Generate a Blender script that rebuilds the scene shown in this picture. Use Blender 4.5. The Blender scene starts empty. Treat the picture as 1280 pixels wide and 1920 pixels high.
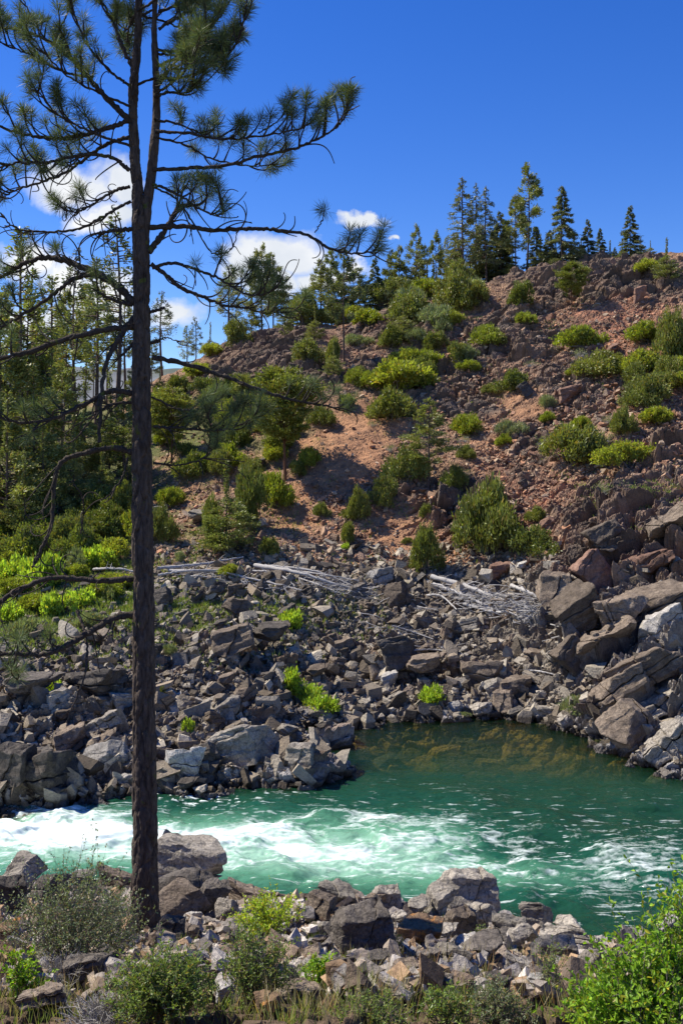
import bpy, math, random
import numpy as np
from mathutils import Vector, Matrix
F32 = np.float32
rng = np.random.default_rng(11)
random.seed(5)
FPX, HOR, CAMZ = 1867.0, 850.0, 10.0      # focal length in photo pixels, horizon row, eye height
SC = bpy.context.scene
COL = SC.collection
# ---------------------------------------------------------------- noise
def hsh(i, j, s):
    n = (i.astype(np.int64)*374761393 + j.astype(np.int64)*668265263 + s*1274126177) & 0xffffffff
    n = ((n ^ (n >> 13))*1274126177) & 0xffffffff
    return (((n ^ (n >> 16)) & 0xffffff)/float(0xffffff)).astype(F32)
def vn(x, y, s=0):
    xi = np.floor(x); yi = np.floor(y)
    fx = (x-xi).astype(F32); fy = (y-yi).astype(F32)
    fx = fx*fx*fx*(fx*(fx*6-15)+10); fy = fy*fy*fy*(fy*(fy*6-15)+10)
    a = hsh(xi, yi, s); b = hsh(xi+1, yi, s); c = hsh(xi, yi+1, s); d = hsh(xi+1, yi+1, s)
    return (a+(b-a)*fx)*(1-fy)+(c+(d-c)*fx)*fy
def fbm(x, y, octv=4, s=0, g=.5):
    t = 0; a = 1.; n = 0.
    for k in range(octv):
        t = t+a*vn(x*2**k+k*17.3, y*2**k-k*9.1, s+k); n += a; a *= g
    return t/n                                         # 0..1
def cell(u, v, s=0):
    ui = np.floor(u); vi = np.floor(v)
    f1 = np.full(u.shape, 9., F32); f2 = f1.copy()
    ci = np.zeros(u.shape); cj = np.zeros(u.shape); dx = np.zeros(u.shape, F32); dy = dx.copy()
    for a in (-1, 0, 1):
        for b in (-1, 0, 1):
            i = ui+a; j = vi+b
            ex = (u-i-.1-.8*hsh(i, j, s)).astype(F32); ey = (v-j-.1-.8*hsh(i, j, s+91)).astype(F32)
            d = ex*ex+ey*ey
            n = d < f1
            f2 = np.where(n, f1, np.minimum(f2, d)); f1 = np.where(n, d, f1)
            ci = np.where(n, i, ci); cj = np.where(n, j, cj); dx = np.where(n, ex, dx); dy = np.where(n, ey, dy)
    return np.sqrt(f1), np.sqrt(f2), ci, cj, dx, dy
def block(u, v, size, s, ang=0., asp=1., tilt=.8, gap=.35):
    """fractured blocks: each cell its own height, its own tilt and a gap round it"""
    c, n = math.cos(ang), math.sin(ang)
    a = (u*c+v*n)/(size*asp); b = (-u*n+v*c)/size
    wa = vn(a*1.7, b*1.7, s+5)-.5; wb = vn(a*1.7+31, b*1.7+7, s+6)-.5
    f1, f2, ci, cj, dx, dy = cell(a+.35*wa, b+.35*wb, s)
    h = hsh(ci, cj, s+3); tx = hsh(ci, cj, s+4)-.5; ty = hsh(ci, cj, s+7)-.5
    e = np.clip((f2-f1)/.26, 0, 1)
    return (.25+.75*h+tilt*(tx*dx+ty*dy)*2)*(1-(1-e)**2)-gap*(1-e)**3+.1, h, hsh(ci, cj, s+8), e
def sstep(x, a, b):
    t = np.clip((x-a)/(b-a), 0, 1); return t*t*(3-2*t)
# ---------------------------------------------------------------- base terrain
def W(px, py, Y): return ((px-640)/FPX*Y, Y, CAMZ-(py-HOR)/FPX*Y)
ctrl = [(-9,-8,9.4),(9,-8,9.4),(0,-3,8.6),(0,0,8.3),(-6,0,8.5),(6,0,8.3),(-4,3,7.5),(4,3,7.3),(0,3,7.4),(-14,5,7.6),(14,5,6.8)]
for p in [(0,1900,8),(640,1900,7.5),(1280,1900,7.5),(272,1745,13),(640,1800,12),(1000,1800,12),(0,1700,15),(1280,1800,13),(-400,1700,14),
          (0,1665,18.5),(300,1670,18.5),(640,1700,17.6),(950,1740,17),(1280,1840,14.5),(1600,1860,14),
          # slopes of the far side
          (100,1430,30.5),(100,1300,34),(100,1200,39),(100,1100,46),(100,1040,51),(-150,1300,34),(-150,1150,44),(-150,1040,52),
          (300,1400,32.2),(300,1300,35.5),(300,1200,40),(300,1100,46),(300,1040,51),(450,1340,35),(500,1250,39),(500,1180,42),(500,1100,47),(500,1040,51),
          (700,1320,38.8),(700,1250,41),(700,1180,44),(700,1110,48),(700,1040,51.5),(700,900,57),(700,790,63.5),(650,720,70),
          (900,1310,38.8),(900,1250,41),(900,1180,44),(900,1100,47.5),(900,1000,52),(900,900,57),(900,800,63),(900,700,69),(900,600,77),(885,545,84),
          (1080,1330,36.3),(1080,1250,38.5),(1080,1150,41.5),(1080,1050,45.5),(1100,950,50),(1100,850,56),(1100,750,62),(1100,650,69),(1100,560,76),(1080,498,82),
          (1200,1380,34),(1280,1400,33),(1280,1300,35),(1280,1200,37.5),(1280,1100,40.5),(1280,1000,44),(1280,925,48),(1280,850,53),(1280,750,59),(1280,650,66),(1280,550,75),(1280,485,84),
          (1550,1400,32),(1550,900,46),(1550,600,66),(1550,420,84),
          (800,565,84),(700,600,85),(610,618,85),(520,622,84),(440,648,86),(350,690,88),(250,730,92),(100,770,95),(0,785,98),(-300,760,98),
          (800,700,71),(600,700,73),(520,700,72),(520,800,64),(520,900,58),(540,980,54),(400,900,60),(400,980,55),(400,800,68),(300,900,62),(300,980,55),(300,800,72),
          (100,950,60),(100,860,75),(-200,950,60),(-200,860,76)]: ctrl.append(W(*p))
NEARSH = [(-16,21.8),(-9,21.6),(-4,21.5),(0,20.8),(2.6,20),(4.6,19.2),(6.5,18.4),(9,17.6),(15,16.5)]
for x, y in NEARSH: ctrl += [(x,y,.05),(x,y+1.3,-1.1)]
for x in range(-16, 20, 5): ctrl.append((x, 24.8, -2.4))
SH = [(-400,1520),(-150,1512),(0,1512),(100,1505),(230,1488),(320,1484),(400,1482),(500,1464),(600,1456),(640,1440),(612,1405),(560,1393),(530,1380),(600,1362),(700,1354),(800,1348),(900,1346),(1000,1350),(1080,1372),(1130,1402),(1200,1425),(1280,1455),(1500,1500)]
for px, py in SH:
    Y = FPX*CAMZ/(py-HOR); x = (px-640)/FPX*Y
    ctrl.append((x, Y, .08))
    if px not in (640, 612, 560, 530): ctrl += [(x, Y-1., -.55), (x, Y-(3.0 if 540 < px < 1250 else 1.9), -.95)]
for x, y, z in [(3,33,-1.1),(6,31.5,-1.3),(0,33.5,-.7),(8,29.5,-1.8),(4,29.5,-2.2),(0,30,-1.9),(11,28,-2)]: ctrl.append((x, y, z))
for x, y, z in [(-45,110,14),(-20,110,15),(0,110,18),(20,110,25),(38,110,27),(60,110,30),(-45,150,4),(0,150,6),(45,150,16),(-70,130,10),(-60,70,12),(-45,50,5),(-35,35,2),(60,70,20),(45,45,9),(35,30,3)]: ctrl.append((x, y, z))
CT = np.array(ctrl, float)
C2 = .6
def _phi(d2): return np.sqrt(d2+C2)
_A = _phi(((CT[:, None, :2]-CT[None, :, :2])**2).sum(-1)) ; n_ = len(CT)
_M = np.zeros((n_+3, n_+3)); _M[:n_, :n_] = _A-np.eye(n_)*.02; _M[:n_, n_] = 1; _M[:n_, n_+1:] = CT[:, :2]; _M[n_:, :n_] = _M[:n_, n_:].T
_w = np.linalg.solve(_M, np.r_[CT[:, 2], 0, 0, 0])
def base_h(x, y):
    z = np.full(x.shape, _w[n_]) + _w[n_+1]*x + _w[n_+2]*y
    for k in range(n_): z = z+_w[k]*np.sqrt((x-CT[k, 0])**2+(y-CT[k, 1])**2+C2)
    return z
# fan-shaped grid, fine where the picture looks closely
Q = 1.0
def seg(a, b, st): return list(np.arange(a, b, st/Q))
rowY = np.array(seg(-14,3,1.)+seg(3,22.5,.042)+seg(22.5,28,.14)+seg(28,53,.042)+seg(53,92,.062)+seg(92,130,.4)+seg(130,400,9)+seg(400,2600,40)+[2800,3600,5000,8000])
NC = int(1150*Q); NR = len(rowY)
T = np.linspace(-1, 1, NC)
def hw(Y): return .40*np.maximum(Y, 0)+4+np.maximum(0, 3-Y)*1.2+np.maximum(0, Y-115)*.8
X = (T[None, :]*hw(rowY)[:, None]); Yg = np.repeat(rowY[:, None], NC, 1)
# the smooth part is evaluated on a coarser lattice and interpolated
cr = np.unique(np.r_[np.arange(0, NR, 8), NR-1]); cc = np.unique(np.r_[np.arange(0, NC, 8), NC-1])
zc = base_h(X[np.ix_(cr, cc)], Yg[np.ix_(cr, cc)])
def up(z):
    t = np.empty((len(cr), NC)); 
    for i in range(len(cr)): t[i] = np.interp(np.arange(NC), cc, z[i])
    o = np.empty((NR, NC)); j = np.interp(np.arange(NR), cr, np.arange(len(cr))); j0 = np.minimum(j.astype(int), len(cr)-2); f = (j-j0)[:, None]
    o[:] = t[j0]*(1-f)+t[j0+1]*f
    return o
Z = up(zc)
far = sstep(Yg, 115, 260)
mt = 150*np.exp(-((Yg-1300)/420)**2)*(.62+.5*fbm(X/420., Yg/420., 5, 77))*sstep(-X, -500, 300) + 12*fbm(X/80, Yg/80, 3, 8)
Z = Z*(1-far)+(mt-6)*far
PX = 640+FPX*X/np.maximum(Yg, 1); PY = HOR-(Z-CAMZ)*FPX/np.maximum(Yg, 1)
wx = (fbm(X/1.6, (Yg+Z)/1.6, 3, 21)-.5); wy = (fbm(X/1.6+9, (Yg+Z)/1.6, 3, 22)-.5)
near = (Yg < 24)
PXw = PX+wx*90; PYw = PY+wy*70
def blobs(L, hard=1.):
    o = np.zeros(X.shape, F32)
    for px, py, rx, ry in L:
        d = ((PXw-px)/rx)**2+((PYw-py)/ry)**2
        o = np.maximum(o, np.exp(-(d*.9)**1.6).astype(F32))
    return o*(~near)
slope_up = sstep(-PY, -1110, -1050)
z_out = blobs([(520,655,100,45),(570,700,120,35),(440,720,70,30),(1130,525,180,42),(740,610,90,35),(960,640,90,60),(850,730,90,60),(1080,740,70,60),(1240,860,60,60),(1180,990,130,70),(1150,1090,130,80),(1230,1250,170,110),(870,950,90,45),(1000,850,60,50),(1130,1190,110,60),(700,690,60,20),(1180,1360,110,60)])
z_soil = blobs([(625,850,80,80),(690,800,70,40),(560,960,50,50),(750,985,80,50),(930,770,95,32),(860,1010,40,40),(330,925,60,20),(1265,935,40,22),(600,632,35,12),(960,830,60,30),(600,870,60,60)])
z_red = blobs([(1160,620,90,110),(980,900,80,60),(1230,720,80,60),(560,650,60,25),(640,900,90,60)])
z_grs = np.maximum(blobs([(90,1130,190,65),(300,1140,160,28),(120,990,260,50),(330,800,200,60),(100,850,260,110),(430,1150,200,22)]), .0)*.9
z_big = blobs([(100,1440,260,60),(330,1420,110,50),(520,1420,110,40),(100,1290,160,60),(490,1195,110,40),(780,1270,110,40),(880,1260,90,35),(600,1270,120,40),(950,1180,120,40)])
bench = (1-slope_up)*(~near)
U = X; V = Yg+.7*Z
b1, h1, r1, e1 = block(U, V, 1.9, 100, .45, 1.9, .9, .25)
bs, hs_, rs_, es_ = block(U, V, 1.0, 150, .62, 3.0, 1.0, .3); bt, *_t = block(U, V, .34, 160, .75, 3.4, 1.1, .3)
b2, h2, r2, e2 = block(U, V, .72, 200, .3, 1.45, 1.0, .35)
b3, h3, r3, e3 = block(U, V, .27, 300, .2, 1.3, 1.1, .4)
b4, h4, r4, e4 = block(U, V, .12, 400, 0, 1.2, 1., .4)
wet_edge = sstep(Z, -1.6, .15)
A1 = .8*z_out+.6*z_big*bench+.12*bench; A2 = .36*z_out+.40*bench+.04*slope_up; A3 = .05*z_out+.15*bench+.04*slope_up; A4 = .0*z_out+.035*bench+.03*slope_up
soft = 1-.75*np.maximum(z_grs*.8, z_soil*.7)
A1 = np.where(near, .18, A1)*wet_edge; A2 = np.where(near, .12, A2*soft)*wet_edge; A3 = np.where(near, .10, A3*soft)*wet_edge; A4 = np.where(near, .045, A4*soft)*wet_edge
mid = 1-sstep(Yg, 95, 118); behind = sstep(Yg, 1, 4)
rough = fbm(X/3.1, V/3.1, 4, 55)-.5
z_cl = blobs([(1180,1080,150,190),(1230,1300,140,120),(1120,1230,70,90),(860,950,90,40)]); A1 = A1*(1-.5*z_cl); A2 = A2*(1-.6*z_cl); A3 = A3*(1-.5*z_cl)
D = z_cl*wet_edge*(1.0*(bs-.45)+.26*(bt-.45))+A1*(b1-.45)+A2*(b2-.45)+A3*(b3-.45)+A4*(b4-.45)+(.7*slope_up*(~near)+.25)*rough*wet_edge
D += z_out*.2*(fbm(X*.4+V*.4, V*.4-X*.6, 2, 61)-.5)+.015*(fbm(X*9, V*9, 2, 62)-.5)
Z = Z+D*mid*behind
GRID_Z = Z
def ground(x, y):
    x = np.asarray(x, float); y = np.asarray(y, float)
    r = np.clip(np.interp(y, rowY, np.arange(NR)), 0, NR-1.001); r0 = r.astype(int)
    def at(row):
        t = np.clip((x/hw(rowY[row])+1)/2*(NC-1), 0, NC-1.001); c = t.astype(int); f = t-c
        return GRID_Z[row, c]*(1-f)+GRID_Z[row, c+1]*f
    f = r-r0
    return at(r0)*(1-f)+at(r0+1)*f
def gz(x, y): return float(ground(np.array([x]), np.array([y]))[0])
def hit(px, py, y0=None, y1=125.):
    """where the sight line through a photo pixel meets the ground"""
    if y0 is None: y0 = 26.5 if py < 1560 else 4.
    ys = np.concatenate([np.arange(y0, 60, .05), np.arange(60, y1, .1)])
    xs = (px-640)/FPX*ys; zs = CAMZ-(py-HOR)/FPX*ys
    g = np.maximum(ground(xs, ys), -.0)
    k = np.nonzero(g >= zs)[0]
    i = k[0] if len(k) else int(np.argmin(zs-g))
    return float(xs[i]), float(ys[i]), float(ground(xs[i:i+1], ys[i:i+1])[0])
# ---------------------------------------------------------------- mesh helpers
def link(o, parent=None):
    COL.objects.link(o)
    if parent: o.parent = parent
    return o
def mesh_np(name, v, f, cols=None, smooth=False, mat=None, extra=None):
    """v (n,3), f (m,k) index array"""
    me = bpy.data.meshes.new(name)
    v = np.ascontiguousarray(v, F32); f = np.ascontiguousarray(f, np.int32); k = f.shape[1]
    me.vertices.add(len(v)); me.vertices.foreach_set('co', v.ravel())
    me.loops.add(f.size); me.loops.foreach_set('vertex_index', f.ravel())
    me.polygons.add(len(f)); me.polygons.foreach_set('loop_start', np.arange(0, f.size, k, dtype=np.int32))
    me.update(calc_edges=True)
    me.polygons.foreach_set('use_smooth', np.full(len(f), smooth))
    if cols is not None:
        a = me.color_attributes.new('tint', 'FLOAT_COLOR', 'POINT')
        c = np.ones((len(v), 4), F32); c[:, :3] = cols; a.data.foreach_set('color', c.ravel())
    for nm, val in (extra or {}).items():
        a = me.attributes.new(nm, 'FLOAT', 'POINT'); a.data.foreach_set('value', np.ascontiguousarray(val, F32).ravel())
    if mat: me.materials.append(mat)
    me.update()
    return me
def obj(name, me, parent=None, **kw):
    o = bpy.data.objects.new(name, me); link(o, parent)
    for k, v in kw.items(): o[k] = v
    return o
def thing(name, label, cat, loc=(0,0,0), group=None):
    o = bpy.data.objects.new(name, None); link(o); o.location = loc; o['label'] = label; o['category'] = cat
    o.empty_display_size = .2
    if group: o['group'] = group
    return o
def tag(o, label, cat, group=None):
    o['label'] = label; o['category'] = cat
    if group: o['group'] = group
    return o
def gridfaces(nr, nc):
    i = np.arange((nr-1)*nc).reshape(nr-1, nc)[:, :-1].ravel()
    return np.stack([i, i+1, i+nc+1, i+nc], 1)
class Acc:
    """collects arrays of one polygon size into one mesh"""
    def __init__(s): s.v = []; s.f = []; s.c = []; s.n = 0
    def add(s, v, f, c=None):
        v = np.asarray(v, F32); s.v.append(v); s.f.append(np.asarray(f)+s.n); s.n += len(v)
        if c is None: c = (1, 1, 1)
        s.c.append(np.broadcast_to(np.asarray(c, F32), (len(v), 3)))
    def mesh(s, name, mat, smooth=False):
        return mesh_np(name, np.concatenate(s.v), np.concatenate(s.f), np.concatenate(s.c), smooth, mat)
def tube(pts, rad, k=7, cap=True):
    """quads along a polyline, parallel-transported"""
    P = np.asarray(pts, float); n = len(P); r = np.broadcast_to(np.asarray(rad, float), (n,))
    t = np.gradient(P, axis=0); t /= np.linalg.norm(t, axis=1)[:, None]+1e-9
    a = np.array([1., 0, 0]) if abs(t[0, 0]) < .9 else np.array([0, 1., 0])
    V = np.empty((n, k, 3)); th = np.arange(k)*2*np.pi/k
    for i in range(n):
        a = a-t[i]*a.dot(t[i]); a /= np.linalg.norm(a)+1e-9; b = np.cross(t[i], a)
        V[i] = P[i]+r[i]*(np.cos(th)[:, None]*a+np.sin(th)[:, None]*b)
    i = np.arange((n-1)*k).reshape(n-1, k); j = np.roll(i, -1, 1)
    f = np.stack([i, j, j+k, i+k], -1).reshape(-1, 4)
    return V.reshape(-1, 3), f
def smooth_poly(P, n):
    """Catmull-Rom through the points"""
    P = np.asarray(P, float); Pe = np.vstack([2*P[0]-P[1], P, 2*P[-1]-P[-2]])
    s = np.linspace(0, len(P)-1-1e-6, n); i = s.astype(int); t = (s-i)[:, None]
    a, b, c, d = Pe[i], Pe[i+1], Pe[i+2], Pe[i+3]
    return .5*((2*b)+(-a+c)*t+(2*a-5*b+4*c-d)*t*t+(-a+3*b-3*c+d)*t**3)
# ---------------------------------------------------------------- materials
def mat(name):
    m = bpy.data.materials.new(name); m.use_nodes = True; nt = m.node_tree; nt.nodes.clear()
    out = nt.nodes.new('ShaderNodeOutputMaterial'); return m, nt, out
def N(nt, typ, **kw):
    n = nt.nodes.new('ShaderNode'+typ)
    for k, v in kw.items():
        if k.startswith('i_'):
            key = k[2:]; key = int(key) if key.isdigit() else key.replace('_', ' ')
            n.inputs[key].default_value = v
        else: setattr(n, k, v)
    return n
def L(nt, a, b): nt.links.new(a, b)
def ramp(nt, fac, stops):
    r = N(nt, 'ValToRGB'); e = r.color_ramp.elements
    while len(e) < len(stops): e.new(.5)
    for q, (p, c) in zip(e, stops): q.position = p; q.color = (*c, 1) if len(c) == 3 else c
    L(nt, fac, r.inputs[0]); return r.outputs[0]
def mixc(nt, fac, a, b, mode='MIX'):
    m = N(nt, 'Mix', data_type='RGBA', blend_type=mode)
    for s, v in ((0, fac), (6, a), (7, b)):
        if hasattr(v, 'links') or hasattr(v, 'is_linked'): L(nt, v, m.inputs[s])
        elif s == 0: m.inputs[0].default_value = v
        else: m.inputs[s].default_value = (*v, 1)
    return m.outputs[2]
def ground_mat():
    m, nt, out = mat('ground_stone')
    b = N(nt, 'BsdfPrincipled', i_Roughness=.88); b.inputs['Specular IOR Level'].default_value = .25
    at = N(nt, 'Attribute', attribute_name='tint'); tc = N(nt, 'TexCoord')
    n1 = N(nt, 'TexNoise', i_Scale=2.3, i_Detail=6., i_Roughness=.65); n2 = N(nt, 'TexNoise', i_Scale=14., i_Detail=5., i_Roughness=.7)
    L(nt, tc.outputs['Object'], n1.inputs['Vector']); L(nt, tc.outputs['Object'], n2.inputs['Vector'])
    c = mixc(nt, 1., at.outputs['Color'], ramp(nt, n1.outputs[0], [(.3, (.62, .6, .6)), (.5, (1, 1, 1)), (.72, (1.3, 1.27, 1.2))]), 'MULTIPLY')
    c = mixc(nt, 1., c, ramp(nt, n2.outputs[0], [(.3, (.6, .6, .62)), (.5, (1, 1, 1)), (.75, (1.35, 1.3, 1.25))]), 'MULTIPLY')
    geo = N(nt, 'NewGeometry')
    wz = N(nt, 'SeparateXYZ'); L(nt, geo.outputs['Position'], wz.inputs[0]); wa_ = N(nt, 'Math', operation='MULTIPLY_ADD'); L(nt, n2.outputs[0], wa_.inputs[0]); wa_.inputs[1].default_value = -.34; wo = N(nt, 'Math', operation='ADD', i_1=.4); L(nt, wz.outputs[2], wo.inputs[0]); L(nt, wo.outputs[0], wa_.inputs[2])
    wet = ramp(nt, wa_.outputs[0], [(.08, (0, 0, 0)), (.15, (1, 1, 1)), (.4, (1, 1, 1)), (.47, (0, 0, 0))])
    c = mixc(nt, wet, c, mixc(nt, 1., c, (.36, .34, .32), 'MULTIPLY'))
    L(nt, c, b.inputs['Base Color'])
    bp = N(nt, 'Bump', i_Strength=.8, i_Distance=.05); vo = N(nt, 'TexVoronoi', feature='DISTANCE_TO_EDGE', i_Scale=9.)
    L(nt, tc.outputs['Object'], vo.inputs['Vector'])
    s = N(nt, 'Math', operation='MULTIPLY_ADD'); L(nt, vo.outputs[0], s.inputs[0]); s.inputs[1].default_value = .8; L(nt, n2.outputs[0], s.inputs[2])
    L(nt, s.outputs[0], bp.inputs['Height']); L(nt, bp.outputs[0], b.inputs['Normal']); L(nt, b.outputs[0], out.inputs[0])
    return m
def rock_mat(name, base, light, stain=None, strata=0.):
    m, nt, out = mat(name)
    b = N(nt, 'BsdfPrincipled', i_Roughness=.85); b.inputs['Specular IOR Level'].default_value = .28
    tc = N(nt, 'TexCoord'); oi = N(nt, 'ObjectInfo'); geo = N(nt, 'NewGeometry')
    add = N(nt, 'VectorMath', operation='ADD'); L(nt, geo.outputs['Position'], add.inputs[0]); L(nt, oi.outputs['Random'], add.inputs[1])
    n1 = N(nt, 'TexNoise', i_Scale=2.6, i_Detail=7., i_Roughness=.68); n2 = N(nt, 'TexNoise', i_Scale=26., i_Detail=4., i_Roughness=.7)
    n3 = N(nt, 'TexNoise', i_Scale=5., i_Detail=6., i_Roughness=.7)
    for n in (n1, n2, n3): L(nt, add.outputs[0], n.inputs['Vector'])
    c = ramp(nt, n1.outputs[0], [(.28, tuple(x*.6 for x in base)), (.5, base), (.72, light)])
    c = mixc(nt, .75, c, ramp(nt, n2.outputs[0], [(.3, (.35, .35, .35)), (.5, (1, 1, 1)), (.7, (1.5, 1.47, 1.4))]), 'MULTIPLY')
    if stain: c = mixc(nt, ramp(nt, n3.outputs[0], [(.54, (0, 0, 0)), (.62, (1, 1, 1))]), c, stain)
    hv = N(nt, 'HueSaturation'); mr = N(nt, 'MapRange', i_3=.68, i_4=1.3); L(nt, oi.outputs['Random'], mr.inputs[0]); L(nt, mr.outputs[0], hv.inputs['Value']); L(nt, c, hv.inputs['Color'])
    wz = N(nt, 'SeparateXYZ'); L(nt, geo.outputs['Position'], wz.inputs[0]); wa_ = N(nt, 'Math', operation='MULTIPLY_ADD'); L(nt, n2.outputs[0], wa_.inputs[0]); wa_.inputs[1].default_value = -.34; wo = N(nt, 'Math', operation='ADD', i_1=.4); L(nt, wz.outputs[2], wo.inputs[0]); L(nt, wo.outputs[0], wa_.inputs[2])
    wet = ramp(nt, wa_.outputs[0], [(.08, (0, 0, 0)), (.15, (1, 1, 1)), (.4, (1, 1, 1)), (.47, (0, 0, 0))])
    c = mixc(nt, wet, hv.outputs[0], mixc(nt, 1., hv.outputs[0], (.36, .34, .32), 'MULTIPLY')); L(nt, c, b.inputs['Base Color'])
    rg = N(nt, 'MapRange', i_3=.85, i_4=.3); L(nt, wet, rg.inputs[0]); L(nt, rg.outputs[0], b.inputs['Roughness'])
    bp = N(nt, 'Bump', i_Strength=.9, i_Distance=.07)
    wv = N(nt, 'TexVoronoi', feature='DISTANCE_TO_EDGE', i_Scale=4.2); dv = N(nt, 'VectorMath', operation='MULTIPLY_ADD'); L(nt, n1.outputs[1], dv.inputs[0]); dv.inputs[1].default_value = (.5, .5, .5); L(nt, add.outputs[0], dv.inputs[2]); L(nt, dv.outputs[0], wv.inputs['Vector'])
    cr_ = ramp(nt, wv.outputs[0], [(0, (0, 0, 0)), (.035, (1, 1, 1))])
    s = N(nt, 'Math', operation='MULTIPLY_ADD'); L(nt, cr_, s.inputs[0]); s.inputs[1].default_value = .25+strata*.3; L(nt, n1.outputs[0], s.inputs[2])
    s2 = N(nt, 'Math', operation='MULTIPLY_ADD'); L(nt, n2.outputs[0], s2.inputs[0]); s2.inputs[1].default_value = .5; L(nt, s.outputs[0], s2.inputs[2])
    L(nt, s2.outputs[0], bp.inputs['Height']); L(nt, bp.outputs[0], b.inputs['Normal']); L(nt, b.outputs[0], out.inputs[0])
    return m
def leaf_mat(name, c, c2, trans=.35, rough=.45, spec=.4):
    m, nt, out = mat(name)
    b = N(nt, 'BsdfPrincipled', i_Roughness=rough); b.inputs['Specular IOR Level'].default_value = spec
    at = N(nt, 'Attribute', attribute_name='tint'); oi = N(nt, 'ObjectInfo')
    cc = mixc(nt, oi.outputs['Random'], c, c2); cc = mixc(nt, 1., cc, at.outputs['Color'], 'MULTIPLY')
    L(nt, cc, b.inputs['Base Color'])
    t = N(nt, 'BsdfTranslucent'); tcn = mixc(nt, 1., cc, (1.5, 1.6, .7), 'MULTIPLY'); L(nt, tcn, t.inputs[0])
    mx = N(nt, 'MixShader', i_0=trans); L(nt, b.outputs[0], mx.inputs[1]); L(nt, t.outputs[0], mx.inputs[2]); L(nt, mx.outputs[0], out.inputs[0])
    return m
def bark_mat(name, a, bcol, scale=9., moss=0.):
    m, nt, out = mat(name)
    b = N(nt, 'BsdfPrincipled', i_Roughness=.95); b.inputs['Specular IOR Level'].default_value = .12
    geo = N(nt, 'NewGeometry'); mp = N(nt, 'Mapping'); mp.inputs['Scale'].default_value = (1, 1, .28); L(nt, geo.outputs['Position'], mp.inputs[0])
    v = N(nt, 'TexVoronoi', feature='DISTANCE_TO_EDGE', i_Scale=scale*2); n = N(nt, 'TexNoise', i_Scale=scale*2.5, i_Detail=7., i_Roughness=.7)
    L(nt, mp.outputs[0], v.inputs['Vector']); L(nt, mp.outputs[0], n.inputs['Vector'])
    c = ramp(nt, n.outputs[0], [(.3, a), (.62, bcol), (.8, tuple(min(1, x*1.7) for x in bcol))])
    if moss:
        n2 = N(nt, 'TexNoise', i_Scale=7., i_Detail=6.); L(nt, geo.outputs['Position'], n2.inputs['Vector'])
        c = mixc(nt, ramp(nt, n2.outputs[0], [(moss, (0, 0, 0)), (moss+.05, (1, 1, 1))]), c, (.10, .11, .03))
    L(nt, c, b.inputs['Base Color'])
    bp = N(nt, 'Bump', i_Strength=1., i_Distance=.02); s = N(nt, 'Math', operation='ADD'); L(nt, v.outputs[0], s.inputs[0]); L(nt, n.outputs[0], s.inputs[1])
    L(nt, s.outputs[0], bp.inputs['Height']); L(nt, bp.outputs[0], b.inputs['Normal']); L(nt, b.outputs[0], out.inputs[0])
    return m
# ---------------------------------------------------------------- ground sheet colours
def rgb(*c): return np.array(c, F32)
Cc = np.empty((NR, NC, 3), F32)
tone2 = (.55+.9*r2)[..., None]; tone3 = (.6+.8*r3)[..., None]; tone1 = (.75+.5*r1)[..., None]; tone4 = (.65+.7*r4)[..., None]
br = np.where((h3 > .6)[..., None], rgb(.30, .26, .20), rgb(.20, .17, .13))
br = np.where((h2 > .72)[..., None], rgb(.19, .14, .10), br)
brn = rgb(.125, .095, .072)*np.ones_like(Cc)
c_bench = br*(.6+.4*tone2)*(.55+.45*tone3)
c_scree = np.where((h3 > .55)[..., None], rgb(.33, .20, .125), rgb(.235, .15, .10))*(.5+.5*tone3)*(.35+.65*tone4)
c_red = np.where((h3 > .5)[..., None], rgb(.33, .155, .09), rgb(.23, .12, .075))*(.5+.5*tone3)*(.3+.7*tone4)
c_out = np.where((h2 > .5)[..., None], rgb(.175, .12, .085), rgb(.13, .098, .075))*(.6+.4*tone1)*(.5+.5*tone2)*(.6+.4*tone3)
gl = fbm(X/2.2, V/2.2, 3, 71)
patch = sstep(fbm(X/3.5, V/3.5, 4, 72), .45, .6)[..., None]
Cc[:] = c_bench
Cc = Cc*(1-slope_up[..., None])+(c_scree*patch+(1-patch)*(rgb(.31,.19,.115)*tone4*(.5+.5*tone3)))*slope_up[..., None]
def lay(c, w): 
    global Cc
    w = w[..., None]; Cc = Cc*(1-w)+c*w
lay(c_red, np.clip(z_red*1.3, 0, .9)*slope_up)
lay(np.broadcast_to(rgb(.36, .19, .10), Cc.shape)*(.75+.25*tone4), np.clip(z_soil*1.2, 0, .85))
lay(c_out, np.clip(z_out*1.5, 0, 1)*sstep(-PY, -1200, -1080))
grey_out = np.where((h2 > .5)[..., None], rgb(.19, .17, .15), rgb(.14, .11, .09))*(.6+.4*tone1)*(.5+.5*tone2)
lay(grey_out, np.clip(z_out*1.5, 0, 1)*sstep(PY, 1080, 1200))
lay(np.broadcast_to(rgb(.085, .11, .028), Cc.shape)*(.6+.8*gl[..., None]), np.clip(z_grs*1.3, 0, .85)*sstep(fbm(X/1.1, V/1.1, 4, 73)+.25*z_grs, .42, .6))
nb = np.where((h3 > .5)[..., None], rgb(.30, .27, .24), rgb(.20, .165, .13))*(.6+.4*tone2)*(.5+.5*tone4)
nb2 = rgb(.13, .09, .055)*(.6+.8*gl[..., None])
Cc = np.where(near[..., None], nb*sstep(Yg, 10, 14)[..., None]+nb2*(1-sstep(Yg, 10, 14))[..., None], Cc)
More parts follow.
